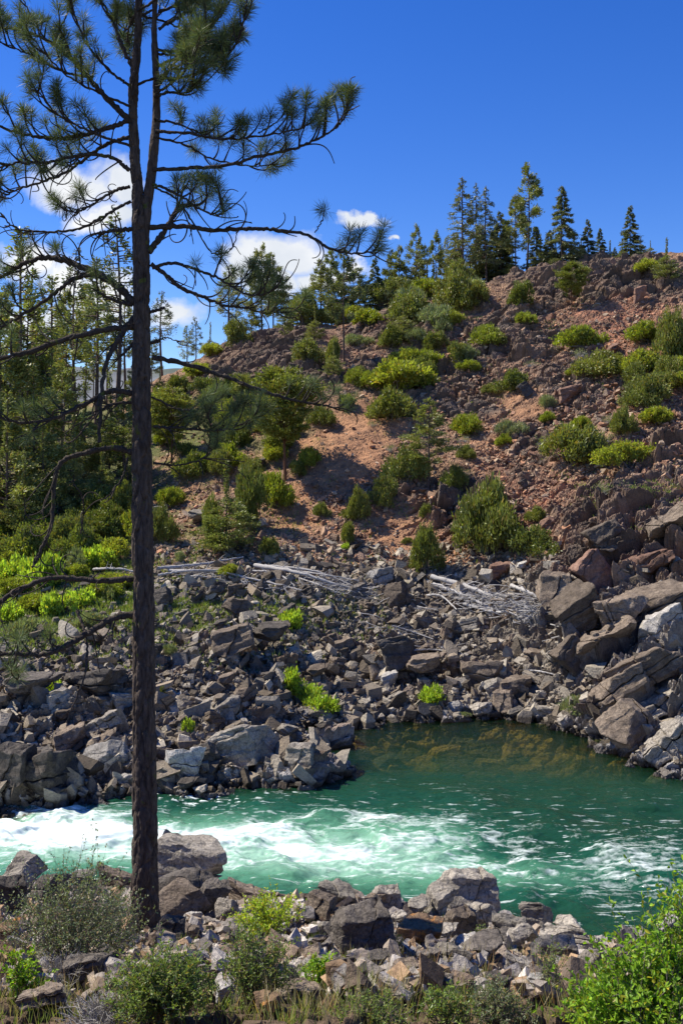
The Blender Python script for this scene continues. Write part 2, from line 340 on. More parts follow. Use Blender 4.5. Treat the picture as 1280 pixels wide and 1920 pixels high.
# water-worn pale stone above the water line, amber bed below it
shore = sstep(-GRID_Z, -.9, -.25)*sstep(GRID_Z, -.3, 0)*(~near)*(Yg < 40)
lay(rgb(.34, .33, .33)*(.55+.45*tone2)*(.6+.4*tone3), shore*.75)
bed = sstep(-GRID_Z, -.03, .12)*(Yg < 45)
lay(np.where((h2 > .5)[..., None], rgb(.30, .18, .055), rgb(.13, .09, .035))*(.5+.5*tone3), bed)
mtn = sstep(Yg, 200, 500)
lay(np.broadcast_to(rgb(.13, .14, .15), Cc.shape)*(.45+1.1*fbm(X/26, Yg/60, 5, 74))[..., None], mtn)  # far ridge: the blue-grey of distance haze is put into its colour
lay(np.broadcast_to(rgb(.05, .07, .03), Cc.shape), mtn*sstep(fbm(X/90, Yg/120, 4, 75), .5, .62)*.6)
# the hands-on list of other materials
M = {}
M['ground'] = ground_mat()
gx_ = np.gradient(zc, axis=1)/np.gradient(X[np.ix_(cr, cc)], axis=1); gy_ = np.gradient(zc, axis=0)/np.gradient(Yg[np.ix_(cr, cc)], axis=0)
gx_ = up(np.clip(gx_, -1, 1)); gy_ = up(np.clip(gy_, -1, 1)); kD = D*mid*behind*(~near)*sstep(Yg, 24, 28)
gm = mesh_np('ground', np.stack([X-kD*gx_*.9, Yg-kD*gy_*.9, Z], -1).reshape(-1, 3), gridfaces(NR, NC), Cc.reshape(-1, 3), False, M['ground'])
obj('ground', gm, kind='structure')
# ---------------------------------------------------------------- water
wy_ = np.array(list(np.arange(15.5, 30, .03))+list(np.arange(30, 40, .045)))
NW = 1000
WX = np.linspace(-1, 1, NW)[None, :]*(.42*wy_+5)[:, None]; WY = np.repeat(wy_[:, None], NW, 1)
wpx = 640+FPX*WX/WY; wpy = HOR+FPX*CAMZ/WY
def ridge(pts):
    pts = np.array(pts, float)
    c = np.interp(wpx, pts[:, 0], pts[:, 1]); w = np.interp(wpx, pts[:, 0], pts[:, 2]); a = np.interp(wpx, pts[:, 0], pts[:, 3])
    return a*np.exp(-np.abs((wpy-c)/w)**2.4)
q1 = fbm(WX/1.7, WY/1.1, 3, 31)-.5; q2 = fbm(WX/1.7+5, WY/1.1+3, 3, 32)-.5
sx = WX+1.6*q1; sy = WY+1.3*q2
rap = np.maximum.reduce([ridge([(-300,1560,70,1),(0,1552,50,1),(120,1560,50,1),(235,1572,48,.98),(330,1585,40,.9),(480,1590,50,.74),(640,1580,60,.66),(800,1590,70,.6),(950,1605,70,.5),(1100,1625,70,.42),(1280,1640,70,.36),(1600,1620,50,.2)]),
    ridge([(300,1560,8,.0),(450,1545,12,.5),(620,1530,16,.55),(800,1545,14,.5),(1000,1555,12,.3),(1280,1570,14,.2)]),
    ridge([(600,1640,20,0),(780,1620,26,.5),(900,1660,22,.36),(1100,1690,20,.2),(1280,1700,20,.15)])])
milk = np.clip(np.maximum.reduce([ridge([(-300,1570,110,1),(0,1565,85,1),(300,1590,75,1),(600,1600,85,.95),(850,1610,80,.85),(1000,1630,60,.55),(1180,1640,45,.4),(1280,1640,50,.3)])]), 0, 1)
turb = np.clip(ridge([(-300,1600,160,1),(200,1600,140,1),(600,1600,130,1),(1280,1640,150,.9)]), 0, 1)
near_pool = sstep(WY, 29.5, 33)
# foam: torn strands, dense where the water is broken
s1 = 1-np.abs(2*fbm(sx*.55, sy*1.15, 5, 33)-1)*2.6; s2 = 1-np.abs(2*fbm(sx*1.1+9, sy*4.2, 4, 34)-1)*2.4; s3 = fbm(WX*4+3*q1, WY*15, 4, 35); s4 = fbm(sx*.42, sy*.8, 4, 36)
strand = np.clip(s1, 0, 1)**1.5*.75+np.clip(s2, 0, 1)**2.2*.55
foam = np.clip(rap*1.3-.56-.20*sstep(wpx, 230, 480)+(s4-.5)*1.6, 0, 1)*.9+rap*strand*(.35+1.0*s3)*.95
foam = np.clip(foam*(.34+1.0*s3), 0, 1)*.88
fl = fbm(WX*2.5+4*q1, WY*16, 3, 37)
foam = np.maximum(foam, np.clip((fl-.66)*7, 0, 1)*turb*.5)
foam = np.maximum(foam, np.clip((fbm(WX*5, WY*9, 3, 38)-.66)*8, 0, 1)*ridge([(250,1490,12,0),(330,1500,22,.8),(420,1497,20,.7),(520,1492,14,.4),(620,1475,8,.3),(700,1475,6,0)]))
h = .36*(fbm(sx*.55, sy*.8, 3, 41)-.5)*(.25+turb)+.34*rap*(fbm(sx*1.4, sy*2., 4, 42)-.3)+.075*(fbm(WX*2.2+q1, WY*4.4, 4, 43)-.5)*(.25+turb)+.03*(fbm(WX*6, WY*13, 3, 44)-.5)*(.35+.8*turb)+.04*foam
hole = np.exp(-(((wpx-1000)/110)**2+((wpy-1585)/26)**2))+.7*np.exp(-(((wpx-1180)/80)**2+((wpy-1670)/24)**2))
h = h-.10*hole; milk = milk*(1-.75*hole)
WZ = h*sstep(WY, 15, 17)+.0
bedz = ground(WX.ravel(), WY.ravel()).reshape(WX.shape)
dep = np.clip(WZ-bedz, 0, 4)*(.9+6*np.maximum(turb, sstep(wpy, 1425, 1500)))
m, nt, out = mat('river_water'); M['water'] = m
af = N(nt, 'Attribute', attribute_name='foam'); am = N(nt, 'Attribute', attribute_name='milk'); ad = N(nt, 'Attribute', attribute_name='depth')
geo = N(nt, 'NewGeometry')
cw = ramp(nt, am.outputs['Fac'], [(0, (.010, .045, .022)), (.35, (.012, .078, .044)), (.7, (.09, .25, .15)), (1, (.30, .50, .38))])
nf = N(nt, 'TexNoise', i_Scale=9., i_Detail=6., i_Roughness=.7); L(nt, geo.outputs['Position'], nf.inputs['Vector'])
fm = N(nt, 'Math', operation='MULTIPLY_ADD', use_clamp=True); L(nt, af.outputs['Fac'], fm.inputs[0]); fm.inputs[1].default_value = 1.9
sb = N(nt, 'Math', operation='MULTIPLY_ADD'); L(nt, nf.outputs[0], sb.inputs[0]); sb.inputs[1].default_value = 1.1; sb.inputs[2].default_value = -.78
L(nt, sb.outputs[0], fm.inputs[2])
f0 = N(nt, 'Math', operation='MULTIPLY', use_clamp=True); L(nt, fm.outputs[0], f0.inputs[0]); st = ramp(nt, af.outputs['Fac'], [(.02, (0, 0, 0)), (.12, (1, 1, 1))]); L(nt, st, f0.inputs[1])
body = N(nt, 'BsdfDiffuse'); L(nt, cw, body.inputs[0])
tr = N(nt, 'BsdfTransparent'); tr.inputs[0].default_value = (.80, .86, .62, 1)
opq = N(nt, 'Math', operation='MULTIPLY', i_1=-.42); L(nt, ad.outputs['Fac'], opq.inputs[0]); ex = N(nt, 'Math', operation='EXPONENT'); L(nt, opq.outputs[0], ex.inputs[0])
inv = N(nt, 'Math', operation='SUBTRACT', i_0=1.); L(nt, ex.outputs[0], inv.inputs[1])
mx0 = N(nt, 'MixShader'); L(nt, inv.outputs[0], mx0.inputs[0]); L(nt, tr.outputs[0], mx0.inputs[1]); L(nt, body.outputs[0], mx0.inputs[2])
gl_ = N(nt, 'BsdfGlossy', i_Roughness=.06); fr = N(nt, 'Fresnel', i_IOR=1.33)
wn = N(nt, 'TexNoise', i_Scale=3.2, i_Detail=5., i_Roughness=.6, i_Distortion=.6); mp = N(nt, 'Mapping'); mp.inputs['Scale'].default_value = (1, 2.2, 1)
L(nt, geo.outputs['Position'], mp.inputs[0]); L(nt, mp.outputs[0], wn.inputs['Vector'])
bp = N(nt, 'Bump', i_Strength=.55, i_Distance=.09); L(nt, wn.outputs[0], bp.inputs['Height'])
for q in (gl_, fr): L(nt, bp.outputs[0], q.inputs['Normal'])
L(nt, bp.outputs[0], body.inputs['Normal'])
mx1 = N(nt, 'MixShader'); L(nt, fr.outputs[0], mx1.inputs[0]); L(nt, mx0.outputs[0], mx1.inputs[1]); L(nt, gl_.outputs[0], mx1.inputs[2])
fo = N(nt, 'BsdfDiffuse'); fo.inputs[0].default_value = (.72, .80, .77, 1)
mx2 = N(nt, 'MixShader'); L(nt, f0.outputs[0], mx2.inputs[0]); L(nt, mx1.outputs[0], mx2.inputs[1]); L(nt, fo.outputs[0], mx2.inputs[2]); L(nt, mx2.outputs[0], out.inputs[0])
obj('river_water', mesh_np('river_water', np.stack([WX, WY, WZ], -1).reshape(-1, 3), gridfaces(len(wy_), NW), None, True, M['water'], {'foam': foam, 'milk': milk, 'depth': dep}), kind='structure')
# ---------------------------------------------------------------- light, sky, camera
SUN = Vector((-.70, .22, .92)).normalized()
w = bpy.data.worlds.new('World'); SC.world = w; w.use_nodes = True; nt = w.node_tree; nt.nodes.clear()
out = N(nt, 'OutputWorld'); bg = N(nt, 'Background', i_Strength=.06)
sk = N(nt, 'TexSky', sky_type='NISHITA', sun_disc=False, altitude=900., air_density=1., dust_density=.15, ozone_density=5.)
sk.sun_elevation = math.asin(SUN.z); sk.sun_rotation = math.atan2(SUN.x, SUN.y)
hs = N(nt, 'HueSaturation', i_Saturation=1.3, i_Value=1.78, i_Hue=.519); L(nt, sk.outputs[0], hs.inputs['Color'])
tc = N(nt, 'TexCoord'); sp = N(nt, 'SeparateXYZ'); L(nt, tc.outputs['Generated'], sp.inputs[0])
cx = N(nt, 'Math', operation='DIVIDE'); L(nt, sp.outputs[0], cx.inputs[0]); L(nt, sp.outputs[1], cx.inputs[1])
cz = N(nt, 'Math', operation='DIVIDE'); L(nt, sp.outputs[2], cz.inputs[0]); L(nt, sp.outputs[1], cz.inputs[1])
cb = N(nt, 'CombineXYZ'); L(nt, cx.outputs[0], cb.inputs[0]); L(nt, cz.outputs[0], cb.inputs[1])
nz = N(nt, 'TexNoise', i_Scale=16., i_Detail=7., i_Roughness=.55); L(nt, cb.outputs[0], nz.inputs['Vector'])
off = N(nt, 'VectorMath', operation='MULTIPLY_ADD'); L(nt, nz.outputs[1], off.inputs[0]); off.inputs[1].default_value = (.10, .07, 0); L(nt, cb.outputs[0], off.inputs[2])
acc = None
for px, py, rx, ry in [(a_, b_, c_*1.08, d_*1.12) for a_, b_, c_, d_ in [(130,345,90,42),(215,345,50,40),(200,395,75,30),(60,480,100,40),(190,560,75,60),(130,520,60,50),(470,470,50,40),(530,470,95,42),(520,520,75,40),(600,520,60,36),(670,500,35,20),(675,428,32,13),(735,452,16,7),(60,600,120,40),(330,575,60,30),(440,500,40,40)]]:
    mp = N(nt, 'Mapping'); mp.inputs['Location'].default_value = (-((px-640)/FPX+.05)*FPX/rx, -((HOR-py)/FPX+.035)*FPX/ry, 0); mp.inputs['Scale'].default_value = (FPX/rx, FPX/ry, 0)
    L(nt, off.outputs[0], mp.inputs[0]); g = N(nt, 'TexGradient', gradient_type='SPHERICAL'); L(nt, mp.outputs[0], g.inputs[0])
    if acc is None: acc = g.outputs['Fac']
    else:
        mm = N(nt, 'Math', operation='MAXIMUM'); L(nt, acc, mm.inputs[0]); L(nt, g.outputs['Fac'], mm.inputs[1]); acc = mm.outputs[0]
cl = ramp(nt, acc, [(.02, (0, 0, 0)), (.55, (1, 1, 1))])
n5 = N(nt, 'TexNoise', i_Scale=9., i_Detail=6.); L(nt, cb.outputs[0], n5.inputs['Vector'])
cc = ramp(nt, n5.outputs[0], [(.35, (7.2, 7.9, 9.)), (.6, (10.6, 10.7, 10.9))])
cf = N(nt, 'Math', operation='MULTIPLY'); L(nt, cl, cf.inputs[0]); fy = N(nt, 'Math', operation='GREATER_THAN', i_1=0.); L(nt, sp.outputs[1], fy.inputs[0]); L(nt, fy.outputs[0], cf.inputs[1])
L(nt, mixc(nt, cf.outputs[0], hs.outputs[0], cc), bg.inputs[0]); L(nt, bg.outputs[0], out.inputs[0])
sl = bpy.data.lights.new('sun', 'SUN'); sl.energy = 5.; sl.angle = math.radians(.53); sl.color = (1, .93, .80)
so = bpy.data.objects.new('sun', sl); link(so); so.rotation_euler = SUN.to_track_quat('Z', 'Y').to_euler(); so.location = (-20, 20, 40)
cd = bpy.data.cameras.new('camera'); cam = bpy.data.objects.new('camera', cd); link(cam); SC.camera = cam
cam.location = (0, 0, CAMZ); cam.rotation_euler = (math.pi/2, 0, 0); cd.sensor_width = 36; cd.lens = FPX/1920*36; cd.shift_y = -(960-HOR)/1920
cd.clip_start = .1; cd.clip_end = 20000
SC.view_settings.view_transform = 'Standard'; SC.view_settings.look = 'None'; SC.view_settings.exposure = .66; SC.view_settings.gamma = 1
SC.cycles.max_bounces = 6; SC.cycles.transparent_max_bounces = 12
# ---------------------------------------------------------------- rocks
import bmesh
def ico(sub):
    bm = bmesh.new(); bmesh.ops.create_icosphere(bm, subdivisions=sub, radius=1.)
    v = np.array([p.co[:] for p in bm.verts]); f = np.array([[q.index for q in p.verts] for p in bm.faces]); bm.free(); return v, f
ICO = {k: ico(k) for k in (1, 2, 4, 5)}
def rock_shape(sub, seed, npl=15, p=16, sc=(1, .8, .62), rough=.05, strata=.0, flat=False, box=False):
    r = np.random.default_rng(seed); v, f = ICO[sub]
    n = r.normal(size=(npl, 3)); n /= np.linalg.norm(n, axis=1)[:, None]; d = r.uniform(.62, 1., npl)
    n = np.vstack([n, [[0, 0, 1], [0, 0, -1], [1, 0, 0], [-1, 0, 0], [0, 1, 0], [0, -1, 0]]]); d = np.r_[d, r.uniform(.72, .95, 6)]
    if box: n = n[:0]; d = d[:0]; n = np.array([[.10,-.12,.98],[-.35,.1,.93],[.0,.0,-1],[.95,-.1,.25],[-.96,.0,.2],[.1,-.99,.08],[.5,-.84,.1],[0,.98,.2],[.66,.1,.75],[-.6,-.75,.2]]); n /= np.linalg.norm(n, axis=1)[:, None]; d = np.array([.5,.58,.5,.93,.97,.72,.92,.75,.82,.95])
    if flat: n = np.vstack([n, [[.12, -.1, .98], [.1, .1, -.98]]]); d = np.r_[d, .5, .5]
    q = np.maximum(v@n.T, 0)/d; rad = (q**p).sum(1)**(-1./p)
    P = v*rad[:, None]
    if rough:
        a = P[:, 0]*1.1+P[:, 2]*1.7; b = P[:, 1]*1.3-P[:, 2]*1.1+P[:, 0]*.4
        nn = fbm(a*2.2+seed, b*2.2, 4, seed)-.5; f1, f2, *_ = cell(a*1.5+seed, b*1.5, seed+1)
        g = r.normal(size=(26, 3)); g /= np.linalg.norm(g, axis=1)[:, None]; kk = np.argmax(v@g.T+.10*nn[:, None]*r.normal(size=26), 1); tl = r.normal(size=(26, 3))
        chip = (v*tl[kk]).sum(1)-(g*tl).sum(1)[kk]
        P = P*(1+.13*chip+.05*r.normal(size=26)[kk]+rough*.7*nn-rough*.7*np.exp(-((f2-f1)/.05)**2))[:, None]
        for q_ in range(2):
            nn_ = r.normal(size=3)+np.array([0, 0, 1.6*(1-q_)]); nn_ /= np.linalg.norm(nn_); th = r.uniform(.22, .42) if q_ == 0 else .7
            L_ = np.floor((P@nn_+.03*nn)/th+r.random()); sh = np.stack([hsh(L_, L_*0+q_, seed+c_) for c_ in range(3)], -1)-.5; sh -= (sh@nn_)[:, None]*nn_
            P = P+sh*(.17 if q_ == 0 else .09)
        if strata: P = P*(1+strata*(np.abs(((P[:, 2]*5.5+P[:, 0]*.8+nn*1.2) % 1)-.5)-.25))[:, None]
    if rough: P = P-(P.max(0)+P.min(0))/2; P = P/((P.max(0)-P.min(0))/2)
    return P*(1 if rough else np.array(sc)), f
M['rock_grey'] = rock_mat('rock_grey', (.27, .238, .195), (.40, .36, .30), None, .5)
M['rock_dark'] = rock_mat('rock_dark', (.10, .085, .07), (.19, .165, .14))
M['rock_brown'] = rock_mat('rock_brown', (.175, .135, .10), (.275, .22, .165))
M['rock_red'] = rock_mat('rock_red', (.21, .12, .085), (.28, .18, .13))
M['rock_pale'] = rock_mat('rock_pale', (.36, .335, .30), (.48, .455, .42))
M['rock_orange'] = rock_mat('rock_orange', (.17, .11, .065), (.28, .18, .10), (.42, .19, .05))
ROCKW = {'rock_grey': 'grey', 'rock_dark': 'dark', 'rock_brown': 'brown', 'rock_red': 'rust red', 'rock_pale': 'pale', 'rock_orange': 'orange stained'}
def hull(n, d):
    """corner points of the solid cut out by the planes x.n <= d"""
    from itertools import combinations
    I = np.array(list(combinations(range(len(n)), 3))); A = n[I]; det = np.linalg.det(A); k = np.abs(det) > 1e-3
    P = np.linalg.solve(A[k], d[I][k][..., None])[..., 0]; P = P[(P@n.T <= d+1e-6).all(1)]
    bm = bmesh.new()
    for p in P: bm.verts.new(p)
    bmesh.ops.remove_doubles(bm, verts=bm.verts, dist=.02); 
    if len(bm.verts) < 4: bm.free(); return None
    r = bmesh.ops.convex_hull(bm, input=bm.verts); 
    bmesh.ops.delete(bm, geom=[v for v in bm.verts if not v.link_faces], context='VERTS'); bmesh.ops.dissolve_limit(bm, angle_limit=.03, verts=bm.verts, edges=bm.edges)
    return bm
def block_planes(r, slab, cuts, jit=.22):
    n = np.array([[1,0,0],[-1,0,0],[0,1,0],[0,-1,0],[0,0,1],[0,0,-1.]])+r.normal(size=(6, 3))*jit; d = np.r_[r.uniform(.8, 1, 2), r.uniform(.6, .9, 2), np.array([1, 1])*slab*r.uniform(.8, 1.1, 2)]
    c = r.normal(size=(cuts, 3)); n = np.vstack([n, c]); n /= np.linalg.norm(n, axis=1)[:, None]; return n, np.r_[d, r.uniform(.5, .85, cuts)]
def poly_rock(seed, slab=.5, cuts=5):
    r = np.random.default_rng(seed); n, d = block_planes(r, slab, cuts); bm = hull(n, d); bmesh.ops.triangulate(bm, faces=bm.faces)
    bm.verts.index_update(); v = np.array([q.co[:] for q in bm.verts]); f = np.array([[q.index for q in p.verts] for p in bm.faces]); bm.free(); return v, f
def frac_rock(seed, slab, cuts, layers, joints, fine):
    """an angular block split along its bedding and joints into pieces that have slipped a little"""
    r = np.random.default_rng(seed); n, d = block_planes(r, slab, cuts, .2); V_ = []; Fq = []; base = 0
    bn = np.array([r.normal()*.25, r.normal()*.2, 1.]); bn /= np.linalg.norm(bn); jn = np.array([1., r.normal()*.4, r.normal()*.4]); jn /= np.linalg.norm(jn)
    te = np.r_[-2, np.sort(r.uniform(-slab*.8, slab*.8, layers)), 2]; je = np.r_[-2, np.sort(r.uniform(-.7, .7, joints)), 2]
    for a in range(layers+1):
        for b in range(joints+1):
            nn = np.vstack([n, bn, -bn, jn, -jn]); dd = np.r_[d*r.uniform(.86, 1.05, len(d)), te[a+1]-.006, -te[a]-.006, je[b+1]-.012, -je[b]-.012]
            bm = hull(nn, dd)
            if bm is None: continue
            if fine:
                bmesh.ops.bevel(bm, geom=bm.edges[:], offset=.045, segments=2, affect='EDGES', profile=.5); bmesh.ops.triangulate(bm, faces=bm.faces)
                for _q in range(4):
                    L_ = [e for e in bm.edges if e.calc_length() > .13]
                    if not L_: break
                    bmesh.ops.subdivide_edges(bm, edges=L_, cuts=1); bmesh.ops.triangulate(bm, faces=[f for f in bm.faces if len(f.verts) > 3])
            else: bmesh.ops.bevel(bm, geom=bm.edges[:], offset=.012, segments=1, affect='EDGES'); bmesh.ops.triangulate(bm, faces=bm.faces)
            bm.verts.index_update(); v = np.array([q.co[:] for q in bm.verts]); f = np.array([[q.index for q in p.verts] for p in bm.faces]); bm.free()
            if not len(f): continue
            V_.append(v+r.normal(size=3)*np.array([.02, .02, .012])); Fq.append(f+base); base += len(v)
    P = np.concatenate(V_); F_ = np.concatenate(Fq)
    if fine:
        a = P[:, 0]*1.3+P[:, 2]*1.1; b = P[:, 1]*1.3-P[:, 2]*.9+P[:, 0]*.3; c = P[:, 2]*1.4+P[:, 1]*.6
        P = P+.10*np.stack([fbm(a*2.5+seed, b*2.5, 4, seed)-.5, fbm(b*2.5, c*2.5, 4, seed+1)-.5, fbm(c*2.5, a*2.5, 4, seed+2)-.5], -1)*2
    P = P-(P.max(0)+P.min(0))/2; return P/((P.max(0)-P.min(0))/2), F_
_rc = {}
def rock_me(m_, var, fine):
    key = (m_, var, fine)
    if key not in _rc:
        q = ('v', var, fine)
        if q not in _rc: _rc[q] = frac_rock(40+var, [.6, .75, .45, .7, .38][var % 5], [6, 7, 5, 6, 5][var % 5], [1, 0, 2, 1, 2][var % 5], [1, 1, 1, 0, 2][var % 5], fine)
        v, f = _rc[q]; _rc[key] = mesh_np('boulder', v, f, None, False, M[m_])
    return _rc[key]
ROCKS = []
def rock(px, py, wpx_, hpx, m_, var, label, group=None, rz=None, tilt=0., y0=None, fine=False, aspy=1.):
    """a boulder whose middle shows at the photo pixel, as wide and high as there"""
    x, y, z = hit(px, py+hpx*.42, y0)
    s = wpx_/FPX*y/2*1.04
    o = bpy.data.objects.new('boulder', rock_me(m_, var, fine)); link(o)
    hh = hpx/FPX*y/2*1.1
    o.scale = (s, s*.8*aspy, hh); o.location = (x, y+s*.3, z+hh*.74)
    o.rotation_euler = (random.uniform(-.2, .12), tilt+random.uniform(-.08, .08), random.uniform(-.5, .5) if rz is None else rz)
    tag(o, label, 'boulder', group); ROCKS.append((x, y, s)); return o
# near bank, left to right: middle, width, height in photo pixels
for a in [
 (38,1650,90,60,'rock_grey',23,'smooth grey slab at the water edge at the far left of the near bank',-.15),
 (8,1690,70,60,'rock_dark',1,'dark boulder cut off by the frame under the far left slab',0),
 (92,1672,66,56,'rock_dark',2,'dark jagged rock just right of the far left bank slab',.2),
 (138,1612,72,64,'rock_dark',1,'rounded dark boulder against white rapids left of the pine',.1),
 (178,1622,50,48,'rock_grey',3,'small grey rock leaning on the rounded dark boulder by the rapids',0),
 (215,1642,66,42,'rock_brown',4,'flat brown boulder between the pine trunk and the rounded dark boulder',0),
 (150,1658,56,34,'rock_grey',0,'low grey rock behind the olive bush left of the pine',0),
 (355,1622,150,88,'rock_grey',20,'largest grey flat topped boulder beside the rapids right of the pine',-.04),
 (314,1584,36,22,'rock_dark',3,'small dark rock perched on the big flat topped boulder',0),
 (345,1668,120,44,'rock_dark',21,'long dark slab under the big flat topped boulder',.05),
 (418,1642,46,44,'rock_grey',1,'pointed grey boulder at the right end of the flat topped boulder',0),
 (330,1700,120,56,'rock_brown',23,'broad tan boulder face beside the pine trunk',.1),
 (396,1688,56,66,'rock_dark',3,'upright dark triangular boulder right of the tan boulder',.35),
 (425,1716,46,40,'rock_grey',1,'small round grey boulder below the dark triangular one',0),
 (465,1672,76,38,'rock_brown',4,'flat brown rock above the yellow green bush',0),
 (480,1648,60,26,'rock_grey',2,'low grey ledge rock at the water edge above the yellow green bush',0),
 (568,1648,72,52,'rock_grey',1,'rounded two toned boulder at the water edge above the bush',-.1),
 (530,1654,40,30,'rock_grey',0,'small grey boulder touching the rounded two toned one',0),
 (620,1680,100,46,'rock_grey',22,'wide grey boulder between the two toned boulder and the pointed slab',0),
 (598,1706,60,44,'rock_brown',1,'brown grey boulder right of the yellow green bush',0),
 (715,1664,140,60,'rock_grey',22,'long pointed grey slab rising to the right over the river',-.22),
 (722,1690,56,46,'rock_grey',1,'blocky grey boulder in front of the long pointed slab',0),
 (704,1698,42,32,'rock_brown',3,'pinkish brown block below the long pointed slab',0),
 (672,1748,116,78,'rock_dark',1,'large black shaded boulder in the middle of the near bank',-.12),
 (782,1712,50,36,'rock_grey',0,'small grey boulder between pointed slab and dome boulder',0),
 (806,1664,64,30,'rock_grey',4,'thin grey slab at the water left of the dome boulder',-.1),
 (870,1682,110,78,'rock_grey',1,'cracked grey dome boulder beside green water',0),
 (830,1694,60,56,'rock_grey',3,'steep grey boulder leaning on the left of the dome boulder',.1),
 (905,1722,54,40,'rock_grey',0,'rounded grey boulder below the dome boulder',0),
 (858,1736,60,52,'rock_brown',1,'mottled boulder under the dome boulder, left of the round one',0),
 (965,1697,64,48,'rock_grey',1,'rounded grey boulder at the water edge right of the dome boulder',0),
 (1005,1724,60,52,'rock_grey',3,'steep grey boulder dropping into the green water',.15),
 (955,1742,66,44,'rock_grey',2,'flat pale grey boulder below the rounded water edge boulder',0),
 (985,1764,76,34,'rock_grey',21,'flat jointed grey slab between the steep and end boulders',0),
 (1055,1768,104,56,'rock_grey',24,'end boulder of the bank with a dark notch above deep green water',-.05),
 (1040,1792,84,54,'rock_grey',1,'broad grey boulder in front of the dark notched end boulder',0),
 (1115,1775,28,18,'rock_pale',1,'small pale rock just beyond the notched end boulder',0),
 (786,1764,84,60,'rock_orange',3,'orange stained split boulder in the middle of the near bank',.1),
 (876,1782,50,36,'rock_pale',3,'bright white quartz faced rock in the near bank',-.1),
 (912,1788,92,44,'rock_dark',0,'dark brown boulder right of the white quartz rock',0),
 (848,1802,76,44,'rock_grey',2,'grey slab lying under the white quartz rock',.2),
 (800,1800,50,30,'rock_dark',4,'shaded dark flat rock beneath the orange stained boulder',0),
 (925,1764,40,24,'rock_brown',0,'small brown rock above the dark brown boulder',0),
 (740,1730,50,34,'rock_grey',4,'cracked grey rock between the black and orange boulders',0),
 (830,1760,60,34,'rock_grey',0,'cracked flat rock right of the orange stained boulder',0),
 (610,1745,34,26,'rock_grey',1,'small round grey stone left of the black shaded boulder',0),
 (640,1724,36,26,'rock_dark',0,'small dark stone above the black shaded boulder',0),
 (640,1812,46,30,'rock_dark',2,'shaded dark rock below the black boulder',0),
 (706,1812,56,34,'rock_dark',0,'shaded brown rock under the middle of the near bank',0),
 (760,1826,50,30,'rock_brown',3,'brown shaded rock low on the near bank',.1),
 (985,1812,70,40,'rock_grey',4,'grey rock resting below the broad boulder near the bright bush',0),
 (1118,1812,70,50,'rock_grey',2,'grey rock half covered by the bright green bush',0),
 (1195,1762,50,36,'rock_pale',1,'pale rock poking out above the bright green bush',0),
 (1256,1752,46,60,'rock_pale',3,'tall pale rock behind the bright green bush at the right edge',0),
 (318,1748,56,50,'rock_dark',1,'dark rock at the foot of the pine on its right side',0),
 (355,1752,40,26,'rock_brown',0,'tan stone lying right of the dark rock at the pine foot',0),
 (360,1722,36,22,'rock_pale',2,'small pale stone on the rubble right of the pine',0),
 (12,1752,50,28,'rock_orange',0,'orange rock at the far left beneath the olive bush',0),
 (86,1768,70,36,'rock_grey',1,'grey rock showing through the olive bush',0),
 (165,1828,90,56,'rock_dark',3,'dark jagged rock under the olive bush twigs',0),
 (70,1880,90,36,'rock_brown',4,'low brown rock among grass at the bottom left',0),
 (108,1888,28,20,'rock_orange',1,'small orange stone in grass at the bottom left',0),
 (505,1890,52,34,'rock_orange',0,'orange stone at the bottom below the middle bush',0),
 (470,1875,60,40,'rock_brown',1,'brown stone left of the bottom orange stone',0),
 (420,1868,30,30,'rock_pale',3,'small pale upright stone between the two lower green bushes',0),
 (560,1868,90,40,'rock_brown',2,'rounded brown rock right of the bottom orange stone',0),
 (820,1850,60,34,'rock_dark',1,'dark rock in grass below the orange stained boulder',0),
 (930,1848,60,34,'rock_dark',2,'dark rock in grass below the dark brown boulder',0),
 (598,1770,30,22,'rock_brown',0,'little brown stone above the small green sapling',0),
 (1006,1845,40,26,'rock_pale',0,'pale little rock between grass and the bright green bush',0)]:
    rock(a[0], a[1], a[2], a[3], a[4], a[5]+5*(a[0] % 2) if a[5] < 20 else a[5], a[6], 'boulders on the near bank', None, a[7], 4., True)
